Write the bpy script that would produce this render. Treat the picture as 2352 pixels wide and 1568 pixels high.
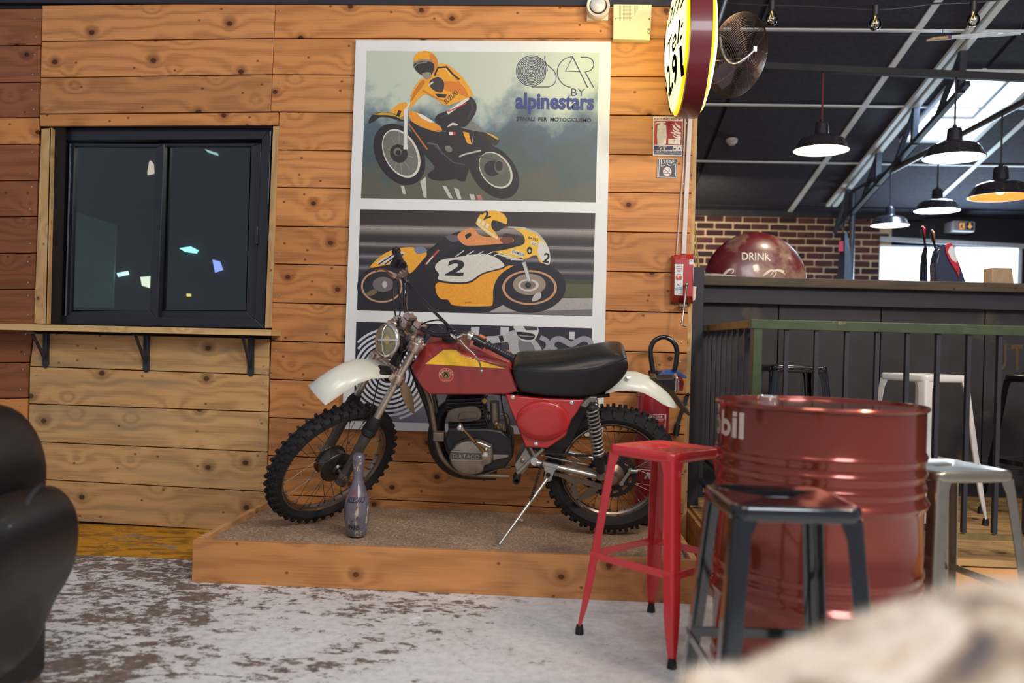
import bpy, bmesh, math, random
from mathutils import Vector, Matrix
V=Vector; rnd=random.Random(7); rad=math.radians; PI=math.pi
for o in list(bpy.data.objects): bpy.data.objects.remove(o)
SC=bpy.context.scene; COL=SC.collection
# ---------------------------------------------------------------- camera
FPX=1950.0; HC=1.05; CD=4.4502
CAM=V((0,-CD,HC))
def cam_axes(yaw,pit,roll):
    cy,sy,cp,sp=math.cos(yaw),math.sin(yaw),math.cos(pit),math.sin(pit)
    f=V((sy*cp,cy*cp,sp)); r=V((cy,-sy,0)); d=f.cross(r); c,s=math.cos(roll),math.sin(roll)
    return c*r+s*d, c*d-s*r, f
RX,DX,FX=cam_axes(rad(-3.2),0,rad(-1.58))
cd=bpy.data.cameras.new('camera'); cam=bpy.data.objects.new('camera',cd); COL.objects.link(cam); SC.camera=cam
cd.sensor_width=36; cd.lens=FPX/2352*36; cd.clip_start=.05; cd.clip_end=100
up=-DX; bk=-FX
cam.matrix_world=Matrix(((RX.x,up.x,bk.x,CAM.x),(RX.y,up.y,bk.y,CAM.y),(RX.z,up.z,bk.z,CAM.z),(0,0,0,1)))
cd.dof.use_dof=True; cd.dof.focus_distance=4.1; cd.dof.aperture_fstop=1.8
# ---------------------------------------------------------------- exposure, world, lights
SC.view_settings.view_transform='Standard'; SC.view_settings.look='None'; SC.view_settings.exposure=-0.08; SC.view_settings.gamma=1
SC.view_settings.use_curve_mapping=False
def S(r,g,b):
    return tuple((c/255/12.92 if c/255<.04045 else ((c/255+.055)/1.055)**2.4) for c in (r,g,b))
W=bpy.data.worlds.new('world'); SC.world=W; W.use_nodes=True
W.node_tree.nodes['Background'].inputs[0].default_value=(.80,.84,1.0,1); W.node_tree.nodes['Background'].inputs[1].default_value=.43
def area(name,loc,tgt,size,power,col,sy=None):
    l=bpy.data.lights.new(name,'AREA'); l.energy=power; l.color=col; l.size=size
    if sy: l.shape='RECTANGLE'; l.size_y=sy
    o=bpy.data.objects.new(name,l); COL.objects.link(o); o.location=loc
    o.rotation_euler=(V(tgt)-V(loc)).to_track_quat('-Z','Y').to_euler(); return o
area('key_lamp',(2.3,-3.6,3.1),(-.2,0,1.0),.45,72,(1,.81,.60))
area('fill_lamp',(-.3,-4.4,3.5),(-.5,0,1.1),1.2,34,(1,.80,.60))
area('daylight_lamp',(1.6,-5.5,3.3),(-.1,-1.8,0),1.4,95,(.86,.94,1))
area('brick_fill_lamp',(1.4,4.3,2.45),(1.3,5.6,1.5),.5,18,(1,.80,.58))  # added warm fill for the bricks, no fitting of its own
area('bar_lamp',(2.6,-1.2,3.2),(1.9,.2,.9),.8,16,(1,.85,.7))
# ---------------------------------------------------------------- projection of measured picture points onto real planes
def ray(x,y): return (x-1176)*RX+(y-784)*DX+FPX*FX
def onP(x,y,p,n):
    v=ray(x,y); return CAM+v*((V(p)-CAM).dot(n)/v.dot(n))
def onY(x,y,Y=0.): return onP(x,y,(0,Y,0),V((0,1,0)))
def onZ(x,y,Z=0.): return onP(x,y,(0,0,Z),V((0,0,1)))
def onX(x,y,X=0.): return onP(x,y,(X,0,0),V((1,0,0)))
def ppm(p): return FPX/((V(p)-CAM).dot(FX))
# ---------------------------------------------------------------- materials
MATS={}
def newmat(name):
    m=bpy.data.materials.new(name); m.use_nodes=True; nt=m.node_tree; b=nt.nodes['Principled BSDF']; return m,nt,b
def N(nt,t,**k):
    n=nt.nodes.new(t)
    for a,v in k.items():
        if a.startswith('i_'):
            key=a[2:]; key=int(key) if key.isdigit() else key.replace('_',' ')
            n.inputs[key].default_value=v
        else: setattr(n,a,v)
    return n
def L(nt,a,b): nt.links.new(a,b)
def ramp(nt,fac,stops):
    r=N(nt,'ShaderNodeValToRGB'); e=r.color_ramp.elements
    while len(e)<len(stops): e.new(.5)
    for i,(p,c) in enumerate(stops): e[i].position=p; e[i].color=(*c,1) if len(c)==3 else c
    L(nt,fac,r.inputs[0]); return r.outputs[0]
def mixc(nt,fac,a,b,mode='MIX'):
    m=N(nt,'ShaderNodeMix',data_type='RGBA',blend_type=mode)
    for v,i in ((fac,0),(a,6),(b,7)):
        if isinstance(v,(int,float)): m.inputs[i].default_value=v
        elif isinstance(v,tuple): m.inputs[i].default_value=(*v[:3],1)
        else: L(nt,v,m.inputs[i])
    return m.outputs[2]
def noise(nt,vec,scale,detail=3,rough=.55,dist=0):
    n=N(nt,'ShaderNodeTexNoise',i_Scale=scale,i_Detail=detail,i_Roughness=rough,i_Distortion=dist)
    if vec is not None: L(nt,vec,n.inputs['Vector'])
    return n.outputs[0]
def mapping(nt,vec,scale,loc=(0,0,0)):
    m=N(nt,'ShaderNodeMapping'); m.inputs['Scale'].default_value=scale; m.inputs['Location'].default_value=loc
    L(nt,vec,m.inputs['Vector']); return m.outputs[0]
def math_(nt,op,a,b=None):
    m=N(nt,'ShaderNodeMath',operation=op)
    for i,v in ((0,a),(1,b)):
        if v is None: continue
        if isinstance(v,(int,float)): m.inputs[i].default_value=v
        else: L(nt,v,m.inputs[i])
    return m.outputs[0]
def bump(nt,b,h,strength=.3,dist=.01):
    n=N(nt,'ShaderNodeBump',i_Strength=strength,i_Distance=dist); L(nt,h,n.inputs['Height']); L(nt,n.outputs[0],b.inputs['Normal'])
def M(name,col,rough=.5,metal=0.,var=.12,scale=30,bmp=0.,spec=.5,coat=0.,dirt=None,trans=0.,alpha=1.,emis=None,estr=0.):
    """general surface: base colour with soft noise variation, optional dirt tone and fine relief"""
    if name in MATS: return MATS[name]
    m,nt,b=newmat(name); c=S(*col)
    tc=N(nt,'ShaderNodeTexCoord'); nz=noise(nt,tc.outputs['Object'],scale,4)
    lo=tuple(x*(1-var) for x in c); hi=tuple(min(1,x*(1+var)) for x in c)
    out=ramp(nt,nz,[(.3,lo),(.7,hi)])
    if dirt:
        n2=noise(nt,tc.outputs['Object'],scale*.35,6,.65); f=ramp(nt,n2,[(dirt[1],(0,0,0)),(min(1,dirt[1]+.08),(1,1,1))])
        out=mixc(nt,f,out,S(*dirt[0]))
    L(nt,out,b.inputs['Base Color'])
    b.inputs['Roughness'].default_value=rough; b.inputs['Metallic'].default_value=metal; b.inputs['Specular IOR Level'].default_value=spec
    b.inputs['Coat Weight'].default_value=coat; b.inputs['Coat Roughness'].default_value=.08
    b.inputs['Transmission Weight'].default_value=trans; b.inputs['Alpha'].default_value=alpha
    if emis: b.inputs['Emission Color'].default_value=(*S(*emis),1); b.inputs['Emission Strength'].default_value=estr
    if bmp: bump(nt,b,noise(nt,tc.outputs['Object'],scale*2.5,4),bmp,.004)
    MATS[name]=m; return m
def wood(name,base,dark,grain='x',cross='z',rough=.55,knot=.075,stain=None,kscale=1.0):
    """planed softwood: long grain, knots with dark hearts, every board shifted by its own random"""
    if name in MATS: return MATS[name]
    m,nt,b=newmat(name); tc=N(nt,'ShaderNodeTexCoord'); oi=N(nt,'ShaderNodeObjectInfo')
    sp=N(nt,'ShaderNodeSeparateXYZ'); L(nt,tc.outputs['Object'],sp.inputs[0])
    ix={'x':0,'y':1,'z':2}
    g=math_(nt,'ADD',sp.outputs[ix[grain]],math_(nt,'MULTIPLY',oi.outputs['Random'],61.7))
    c=math_(nt,'ADD',sp.outputs[ix[cross]],math_(nt,'MULTIPLY',oi.outputs['Random'],17.3))
    rest=[k for k in 'xyz' if k not in (grain,cross)][0]
    cb=N(nt,'ShaderNodeCombineXYZ'); L(nt,g,cb.inputs[0]); L(nt,c,cb.inputs[1]); L(nt,sp.outputs[ix[rest]],cb.inputs[2]); vec=cb.outputs[0]
    vo=N(nt,'ShaderNodeTexVoronoi',i_Scale=1.0,voronoi_dimensions='2D'); L(nt,mapping(nt,vec,(3.6*kscale,4.3*kscale,1)),vo.inputs['Vector'])
    d=vo.outputs['Distance']
    near=ramp(nt,d,[(0,(1,1,1)),(.22,(.25,.25,.25)),(.45,(0,0,0))])
    warp=noise(nt,mapping(nt,vec,(.75,4.2,1)),1.0,3)
    ph=math_(nt,'ADD',math_(nt,'MULTIPLY',c,26),math_(nt,'ADD',math_(nt,'MULTIPLY',warp,9.0),math_(nt,'MULTIPLY',near,3.2)))
    w=math_(nt,'SINE',math_(nt,'MULTIPLY',ph,3.0)); w=math_(nt,'MULTIPLY',math_(nt,'ADD',w,1.0),.5)
    fine=noise(nt,mapping(nt,vec,(3.5,130,40)),1.0,4,.6)
    gr=math_(nt,'ADD',math_(nt,'MULTIPLY',w,.30),math_(nt,'MULTIPLY',fine,.70))
    B=S(*base); D=S(*dark)
    mid=tuple(.6*x+.4*y for x,y in zip(B,D)); hi=tuple(min(1,x*1.12) for x in B)
    col=ramp(nt,gr,[(.28,mid),(.52,B),(.80,hi)])
    # board to board tone
    tone=ramp(nt,oi.outputs['Random'],[(0,(.80,.77,.75)),(.5,(1,1,1)),(1,(1.0,.93,.86))])
    col=mixc(nt,1.0,col,tone,'MULTIPLY')
    blot=noise(nt,mapping(nt,vec,(.9,5,1)),1.0,5,.6)
    col=mixc(nt,ramp(nt,blot,[(.52,(0,0,0)),(.80,(.7,.7,.7))]),col,tuple(x*.62 for x in B))
    if stain:
        s2=noise(nt,mapping(nt,vec,(1.0,9,1),(3,1,7)),1.0,5,.6)
        col=mixc(nt,ramp(nt,s2,[(.50,(0,0,0)),(.78,(.75,.75,.75))]),col,S(*stain))
    sel=N(nt,'ShaderNodeSeparateColor'); L(nt,vo.outputs['Color'],sel.inputs[0])
    has=math_(nt,'GREATER_THAN',sel.outputs[0],.50)
    halo=math_(nt,'MULTIPLY',ramp(nt,d,[(knot*.9,(1,1,1)),(knot*2.3,(0,0,0))]),has)
    col=mixc(nt,math_(nt,'MULTIPLY',halo,.55),col,D)
    heart=math_(nt,'MULTIPLY',ramp(nt,d,[(knot*.55,(1,1,1)),(knot*.8,(0,0,0))]),has)
    col=mixc(nt,math_(nt,'MULTIPLY',heart,.92),col,tuple(x*.34 for x in D))
    v2=N(nt,'ShaderNodeTexVoronoi',i_Scale=1.0,voronoi_dimensions='2D'); L(nt,mapping(nt,vec,(9,11,1)),v2.inputs['Vector'])
    s2=N(nt,'ShaderNodeSeparateColor'); L(nt,v2.outputs['Color'],s2.inputs[0])
    pin=math_(nt,'MULTIPLY',ramp(nt,v2.outputs['Distance'],[(.05,(1,1,1)),(.085,(0,0,0))]),math_(nt,'GREATER_THAN',s2.outputs[0],.80))
    col=mixc(nt,math_(nt,'MULTIPLY',pin,.75),col,tuple(x*.5 for x in D))
    L(nt,col,b.inputs['Base Color']); b.inputs['Roughness'].default_value=rough; b.inputs['Specular IOR Level'].default_value=.3
    bump(nt,b,gr,.25,.002); MATS[name]=m; return m
def clear(name,tint=(255,255,255),rough=.02,ior=1.5,body=0.):
    """thin clear pane: lets light straight through, mirrors by angle"""
    if name in MATS: return MATS[name]
    m,nt,b=newmat(name); out=[n for n in nt.nodes if n.type=='OUTPUT_MATERIAL'][0]
    tr=N(nt,'ShaderNodeBsdfTransparent'); tr.inputs[0].default_value=(*S(*tint),1)
    gl=N(nt,'ShaderNodeBsdfGlossy'); gl.inputs['Roughness'].default_value=rough
    fr=N(nt,'ShaderNodeFresnel'); fr.inputs[0].default_value=ior
    mx=N(nt,'ShaderNodeMixShader'); L(nt,math_(nt,'MULTIPLY',fr.outputs[0],1.6),mx.inputs[0]); L(nt,tr.outputs[0],mx.inputs[1]); L(nt,gl.outputs[0],mx.inputs[2])
    last=mx.outputs[0]
    if body:
        df=N(nt,'ShaderNodeBsdfDiffuse'); df.inputs[0].default_value=(*S(*tint),1); m2=N(nt,'ShaderNodeMixShader'); m2.inputs[0].default_value=body; L(nt,last,m2.inputs[1]); L(nt,df.outputs[0],m2.inputs[2]); last=m2.outputs[0]
    L(nt,last,out.inputs[0]); nt.nodes.remove(b); MATS[name]=m; return m
def fcol_mat(name,rough=.5,coat=0):
    """flat print: colour held per face"""
    if name in MATS: return MATS[name]
    m,nt,b=newmat(name); a=N(nt,'ShaderNodeVertexColor',layer_name='ink'); tc=N(nt,'ShaderNodeTexCoord')
    nz=noise(nt,tc.outputs['Object'],90,4); f=ramp(nt,nz,[(.3,(.88,.88,.88)),(.7,(1.05,1.05,1.05))])
    L(nt,mixc(nt,1.0,a.outputs[0],f,'MULTIPLY'),b.inputs['Base Color']); b.inputs['Roughness'].default_value=rough; b.inputs['Coat Weight'].default_value=coat
    MATS[name]=m; return m
# ---------------------------------------------------------------- mesh builder
def basis(n,hint=None):
    n=V(n).normalized(); h=V(hint) if hint is not None else (V((0,0,1)) if abs(n.z)<.9 else V((1,0,0)))
    a=(h-n*h.dot(n)).normalized(); b=n.cross(a); return a,b,n
class MB:
    def __init__(s): s.v=[]; s.f=[]; s.m=[]; s.c=[]
    def add(s,vs,fs,m=0,c=None):
        k=len(s.v); s.v+= [V(p) for p in vs]
        for f in fs: s.f.append([k+i for i in f]); s.m.append(m); s.c.append(c)
        return s
    def hexa(s,p,m=0): # p: 4 bottom + 4 top (same winding)
        return s.add(p,[(3,2,1,0),(4,5,6,7),(0,1,5,4),(1,2,6,5),(2,3,7,6),(3,0,4,7)],m)
    def box(s,c,d,ax=None,m=0):
        c=V(c); X,Y,Z=ax or (V((1,0,0)),V((0,1,0)),V((0,0,1))); X=V(X)*d[0]/2; Y=V(Y)*d[1]/2; Z=V(Z)*d[2]/2
        return s.hexa([c-X-Y-Z,c+X-Y-Z,c+X+Y-Z,c-X+Y-Z,c-X-Y+Z,c+X-Y+Z,c+X+Y+Z,c-X+Y+Z],m)
    def bar(s,a,b,w,h=None,up=None,m=0):
        a=V(a);b=V(b); A,B_,n=basis(b-a,up); h=h or w
        A=A*h/2; B_=B_*w/2
        return s.hexa([a-A-B_,a-A+B_,a+A+B_,a+A-B_,b-A-B_,b-A+B_,b+A+B_,b+A-B_],m)
    def loft(s,rings,m=0,closed=True,cap=True,cyc=False):
        n=len(rings[0]); vs=[p for r in rings for p in r]; fs=[]; R=len(rings)
        for i in range(R if cyc else R-1):
            j=(i+1)%R
            for k in range(n if closed else n-1):
                q=(k+1)%n; fs.append((i*n+k,i*n+q,j*n+q,j*n+k))
        if cap and not cyc and closed: fs.append(tuple(range(n-1,-1,-1))); fs.append(tuple((R-1)*n+k for k in range(n)))
        return s.add(vs,fs,m)
    def tube(s,pts,r,n=8,m=0,cyc=False,cap=True,flat=1.0,hint=None):
        pts=[V(p) for p in pts]; K=len(pts); rs=r if isinstance(r,(list,tuple)) else [r]*K
        rings=[]; a=None
        for i,p in enumerate(pts):
            if cyc: t=pts[(i+1)%K]-pts[i-1]
            else: t=pts[min(i+1,K-1)]-pts[max(i-1,0)]
            t.normalize()
            if a is None: a,b,_=basis(t,hint)
            else: a=(a-t*a.dot(t)).normalized(); b=t.cross(a)
            rings.append([p+(a*math.cos(2*PI*(k+.5)/n)*flat+b*math.sin(2*PI*(k+.5)/n))*rs[i] for k in range(n)])
        return s.loft(rings,m,True,cap,cyc)
    def lathe(s,prof,o,ax,n=24,m=0,hint=None,cap=True):
        a,b,z=basis(ax,hint); o=V(o)
        rings=[[o+z*h+(a*math.cos(2*PI*k/n)+b*math.sin(2*PI*k/n))*max(r,1e-4) for k in range(n)] for r,h in prof]
        return s.loft(rings,m,True,cap)
    def ball(s,c,r,nu=12,nv=8,sc=(1,1,1),ax=None,m=0):
        A,B_,Z=ax or (V((1,0,0)),V((0,1,0)),V((0,0,1))); c=V(c)
        rings=[[c+(V(A)*math.cos(2*PI*k/nu)*sc[0]+V(B_)*math.sin(2*PI*k/nu)*sc[1])*r*max(math.sin(PI*i/nv),1e-3)+V(Z)*sc[2]*r*-math.cos(PI*i/nv) for k in range(nu)] for i in range(nv+1)]
        return s.loft(rings,m)
    def prism(s,poly,off,m=0):
        poly=[V(p) for p in poly]; o=V(off); n=len(poly)
        return s.add(poly+[p+o for p in poly],[tuple(range(n-1,-1,-1)),tuple(range(n,2*n))]+[(k,(k+1)%n,n+(k+1)%n,n+k) for k in range(n)],m)
    def ring(s,c,ax,R,r,n=32,k=6,m=0,hint=None):
        a,b,z=basis(ax,hint); c=V(c)
        return s.tube([c+(a*math.cos(2*PI*i/n)+b*math.sin(2*PI*i/n))*R for i in range(n)],r,k,m,cyc=True)
    def poly(s,pts,c=None,m=0): return s.add(pts,[tuple(range(len(pts)))],m,c)
    def build(s,name,mat,parent=None,origin=None,smooth=35,bevel=0,seg=2):
        me=bpy.data.meshes.new(name); o_=V((0,0,0))
        if parent is not None: o_=V(parent.get('_o',(0,0,0)))
        elif origin is not None: o_=V(origin)
        me.from_pydata([tuple(p-o_) for p in s.v],[],s.f)
        for mm in (mat if isinstance(mat,(list,tuple)) else [mat]): me.materials.append(mm)
        me.polygons.foreach_set('material_index',s.m)
        if any(c is not None for c in s.c):
            at=me.color_attributes.new('ink','FLOAT_COLOR','CORNER')
            for p,c in zip(me.polygons,s.c):
                cc=(*S(*(c or (128,128,128))),1)
                for li in p.loop_indices: at.data[li].color=cc
        bm=bmesh.new(); bm.from_mesh(me)
        if not any(c is not None for c in s.c): bmesh.ops.recalc_face_normals(bm,faces=bm.faces)
        bm.to_mesh(me); bm.free()
        if smooth:
            me.polygons.foreach_set('use_smooth',[True]*len(me.polygons)); me.set_sharp_from_angle(angle=rad(smooth))
        o=bpy.data.objects.new(name,me); COL.objects.link(o)
        if parent is not None:
            o.parent=parent; o['_o']=tuple(o_)
        else:
            o.location=o_; o['_o']=tuple(o_)
        if bevel:
            b=o.modifiers.new('bevel','BEVEL'); b.width=bevel; b.segments=seg; b.limit_method='ANGLE'; b.angle_limit=rad(40)
        return o
def thing(name,label,cat,loc=(0,0,0),group=None):
    o=bpy.data.objects.new(name,None); COL.objects.link(o); o.location=loc; o['_o']=tuple(loc); o.empty_display_size=.1
    o['label']=label; o['category']=cat
    if group: o['group']=group
    return o
def tag(o,label,cat=None,group=None,kind=None):
    if label: o['label']=label
    if cat: o['category']=cat
    if group: o['group']=group
    if kind: o['kind']=kind
    return o
def struct(o,label=None): o['kind']='structure'; tag(o,label); return o
def dup(o,loc,rot=None,label=None):
    c=o.copy(); COL.objects.link(c); c.location=loc
    if rot is not None: c.rotation_euler=rot
    if label: c['label']=label
    for ch in o.children:
        d=ch.copy(); COL.objects.link(d); d.parent=c
        for g in ch.children:
            e=g.copy(); COL.objects.link(e); e.parent=d
    return c
_tc={}
def text2d(s,bold=0.,shear=0.):
    """outline of a word as flat faces, height of a capital = 1, origin at left of the baseline"""
    k=(s,bold,shear)
    if k in _tc: return _tc[k]
    cu=bpy.data.curves.new('t','FONT'); cu.body=s; cu.size=1.0; cu.offset=bold; cu.shear=shear; cu.resolution_u=3
    ob=bpy.data.objects.new('t',cu); COL.objects.link(ob); bpy.context.view_layer.update()
    me=bpy.data.meshes.new_from_object(ob.evaluated_get(bpy.context.evaluated_depsgraph_get()))
    vs=[(v.co.x/.72,v.co.y/.72) for v in me.vertices]; fs=[tuple(p.vertices) for p in me.polygons]
    bpy.data.objects.remove(ob); bpy.data.curves.remove(cu); bpy.data.meshes.remove(me)
    if vs:
        x0=min(v[0] for v in vs); vs=[(x-x0,y) for x,y in vs]
    w=max([v[0] for v in vs] or [1]); _tc[k]=(vs,fs,w); return _tc[k]
def put_text(mb,s,fn,w,h,c=None,m=0,bold=0.,shear=0.):
    """fn(x,y) maps metres/pixels on the sheet (x 0..w, y 0..h) to a 3-D point"""
    vs,fs,tw=text2d(s,bold,shear); mb.add([fn(x/tw*w,y*h) for x,y in vs],fs,m,c)
# ================================================================ SETTING
BLK=M('black_paint',(39,37,46),.6,var=.15,scale=12)
BLKG=M('black_gloss',(22,22,28),.14,var=.1,coat=.6)
W1=wood('wood_orange',(208,143,84),(118,60,28))
W2=wood('wood_above_window',(210,148,92),(112,60,30),knot=.085)  # slightly lighter boards left of the tone edge above the window
W3=wood('wood_pale',(206,164,110),(118,84,52),stain=(138,128,108),knot=.085)
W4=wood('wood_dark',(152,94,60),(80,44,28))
W5=wood('wood_trim',(214,178,122),(150,108,64),knot=.05)
W5v=wood('wood_trim_upright',(206,170,118),(148,106,64),grain='z',cross='x',knot=.05)
W6=wood('wood_deck',(196,158,106),(112,78,48),grain='x',cross='y',knot=.1,stain=(90,70,52))
SCREW=M('screw_steel',(190,186,180),.35,1.0)
DARKHOLE=M('joint_dark',(26,20,20),.9)  # near-black backing seen through the gaps between boards
def wall_root(name,label,quad,Y0,th,mat):
    mb=MB(); a=[V((q[0],Y0,q[1])) for q in quad]; mb.prism(a,(0,th,0)); return struct(mb.build(name,mat,smooth=0),label)
a=onY(-260,5); b=onY(1592,5)
wall_front=wall_root('wall_front','wall of wide horizontal softwood boards',[(-4.2,-.02),(-2.72,-.02),(-2.72,2.85),(-4.2,2.85)],.022,.02,DARKHOLE)
mbk=MB(); 
for q in ([(-2.9,2.16),(.66,2.16),(.66,2.86),(-2.9,2.86)],[(-2.9,-.02),(.655,-.02),(.655,1.08),(-2.9,1.08)],[(-1.55,1.0),(.66,1.0),(.66,2.3),(-1.55,2.3)]):
    mbk.prism([V((x,.023,z)) for x,z in q],(0,.02,0))
mbk.build('backing',DARKHOLE,wall_front,smooth=0)
screws=MB()
def plank(q,mat,Y=0.,gap=.0052,th=.021,sc='lr',parent=None,name='plank'):
    # q: picture points TL,TR,BR,BL of the board face
    dY=rnd.uniform(-.0018,.0018); p=[onY(x,y,Y) for x,y in q]
    gz=V((0,0,gap/2)); gx=V((.0012,0,0)); f=[p[3]+gz+gx,p[2]+gz-gx,p[1]-gz-gx,p[0]-gz+gx]
    f=[V((v.x,Y+dY,v.z)) for v in f]; mb=MB(); mb.prism(f,(0,th,0)); o=mb.build(name,mat,parent or wall_front,smooth=0,bevel=.0022,seg=2)
    h=f[3].z-f[0].z
    for s,(u,w) in (('l',(f[0],f[3])),('r',(f[1],f[2]))):
        if s in sc:
            for k in (.22,.78):
                c=u.lerp(w,k)+V(((.035 if s=='l' else -.035)+rnd.uniform(-.008,.008),-.0008,rnd.uniform(-.01,.01)))
                screws.lathe([(.0045,0),(.0045,.0012),(.0016,.0016),(.0004,.0008)],c,(0,-1,0),8)
    return o
rows=[(6,2),(88,89),(171,177),(257,266),(344.5,357),(430,444),(519,535),(606,627),(695,718.5),(783,811),(871,906),(959,998),(1046,1090),(1135,1180),(1222,1268)]
def rowy(i,x): a,b=rows[i]; return a+(b-a)*(x-640)/950
def redge(y): return 1599.5-(y-100)*.029
def ledge(y): return 640-(y-288)*.036 if y<755 else 623-(y-755)*.026
for i in range(14):
    if i<3:
        xs0=633-(rowy(i,630)-5)*.045; xs1=633-(rowy(i+1,630)-5)*.045
        y0=(12,95,178.5,262)[i]; y1=(12,95,178.5,262)[i+1]
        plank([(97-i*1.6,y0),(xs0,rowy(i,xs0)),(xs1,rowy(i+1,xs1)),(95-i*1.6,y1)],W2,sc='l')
        plank([(xs0,rowy(i,xs0)),(redge(rowy(i,1595)),rowy(i,1595)),(redge(rowy(i+1,1595)),rowy(i+1,1595)),(xs1,rowy(i+1,xs1))],W1)
    else:
        ya,yb=rowy(i,630),rowy(i+1,630); ye,yf=rowy(i,1590),rowy(i+1,1590)
        plank([(ledge(ya),ya),(redge(ye),ye),(redge(yf),yf),(ledge(yb),yb)],W1)
plank([(92,262),(640,257.5),(640,288),(92,290.5)],W1,sc='')
def lcol(y): 
    for (y0,x0),(y1,x1) in (((0,97),(190,92.5)),((190,92.5),(400,88)),((400,88),(742,80)),((742,80),(831,67)),((831,67),(1260,57))):
        if y<=y1: return x0+(x1-x0)*(y-y0)/(y1-y0)
    return 57
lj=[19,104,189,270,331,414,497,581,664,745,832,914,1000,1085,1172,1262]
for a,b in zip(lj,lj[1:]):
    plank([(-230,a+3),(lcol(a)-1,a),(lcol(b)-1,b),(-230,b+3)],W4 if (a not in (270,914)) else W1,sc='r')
pj=[(764,777),(841,861),(927,946),(1013.5,1038),(1099,1129),(1190,1224)]
for k,((a,b),(c,d)) in enumerate(zip(pj,pj[1:])):
    plank([(lcol(a)+2,a),(619.5-k*1.8,b),(617.5-k*1.8,d),(lcol(c)+2,c)],W3,Y=-.004,sc='lr')
so=screws.build('screws',SCREW,wall_front); so['kind']='stuff'
# dark head trim over the boards, rough end of the wall, dark post beyond
mb=MB(); mb.box((-2.0,.05,2.80+.14),(5.36,.12,.26)); struct(mb.build('trim_1',BLK,smooth=0,bevel=.004),'black trim along the top of the board wall')
mb=MB(); mb.box((.675,.10,1.33),(.022,.17,2.75)); struct(mb.build('trim_2',W5v,smooth=0),'raw board edge at the end of the board wall')
mb=MB(); mb.box((.72,.12,.72),(.07,.07,1.5)); struct(mb.build('trim_3',BLK,smooth=0,bevel=.003),'black post at the end of the board wall')
# ---- floor
m,nt,b=newmat('concrete'); tc=N(nt,'ShaderNodeTexCoord'); ob=tc.outputs['Object']
n1=noise(nt,mapping(nt,ob,(1,1.5,1)),1.15,8,.68,.6); n2=noise(nt,ob,26,6,.75); n3=noise(nt,mapping(nt,ob,(6,16,1)),1.0,6,.72,1.0)
gr_=N(nt,'ShaderNodeTexGradient'); L(nt,mapping(nt,ob,(.42,.12,1),(.52,.30,0)),gr_.inputs[0])
n4=noise(nt,mapping(nt,ob,(1,1.6,1)),11,7,.75,.4)
mixn=math_(nt,'ADD',math_(nt,'ADD',math_(nt,'MULTIPLY',n1,.34),math_(nt,'MULTIPLY',n3,.22)),math_(nt,'ADD',math_(nt,'ADD',math_(nt,'MULTIPLY',n2,.20),math_(nt,'MULTIPLY',n4,.40)),math_(nt,'MULTIPLY',gr_.outputs[0],.14)))
under=ramp(nt,n2,[(.3,S(88,78,72)),(.55,S(124,112,104)),(.75,S(152,138,128))])
paint=ramp(nt,n1,[(.3,S(206,206,206)),(.7,S(232,234,236))])
col=mixc(nt,ramp(nt,mixn,[(.560,(0,0,0)),(.590,(1,1,1))]),under,mixc(nt,ramp(nt,n2,[(.40,(.35,.35,.35)),(.56,(0,0,0))]),paint,S(168,160,154)))
sp=N(nt,'ShaderNodeSeparateXYZ'); L(nt,ob,sp.inputs[0])
yel=math_(nt,'GREATER_THAN',math_(nt,'ADD',sp.outputs[1],math_(nt,'MULTIPLY',n3,.02)),-.60)
ycol=mixc(nt,ramp(nt,n3,[(.44,(0,0,0)),(.52,(1,1,1))]),S(150,104,34),S(206,146,30))
ycol=mixc(nt,ramp(nt,n1,[(.60,(0,0,0)),(.63,(1,1,1))]),ycol,S(140,128,120))
col=mixc(nt,yel,col,ycol); L(nt,col,b.inputs['Base Color']); b.inputs['Roughness'].default_value=.62
bump(nt,b,mixn,.35,.006); CONC=m
mb=MB(); mb.box((1.5,.6,-.05),(16,13.5,.1)); struct(mb.build('floor',CONC,smooth=0),'worn white painted concrete floor with a yellow band along the wall')
# ---- window in the board wall
wf=MB(); ty=.085
def frame_px(mb,q,wd,Y,th,m=0):
    P=[onY(x,y,Y) for x,y in q]; c=sum(P,V((0,0,0)))/4
    ns=[]
    for i in range(4):
        a,b_=P[i],P[(i+1)%4]; t=(b_-a).normalized(); n=V((0,1,0)).cross(t)
        if n.dot(c-a)<0: n=-n
        ns.append(n*(wd[i] if isinstance(wd,(list,tuple)) else wd))
    I=[P[i]+ns[i]+ns[i-1] for i in range(4)]
    for i in range(4): j=(i+1)%4; mb.prism([P[i],P[j],I[j],I[i]],(0,th,0),m)
    return P
FR=M('window_black',(34,34,44),.35,var=.05,coat=.2)
mb=MB(); frame_px(mb,[(128,292),(623,289),(607,754),(114,744)],[.072,.052,.05,.05],.06,.06)
win=struct(mb.build('window_1',FR,smooth=0,bevel=.003),'black aluminium sliding window with dark glass in the board wall')
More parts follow.
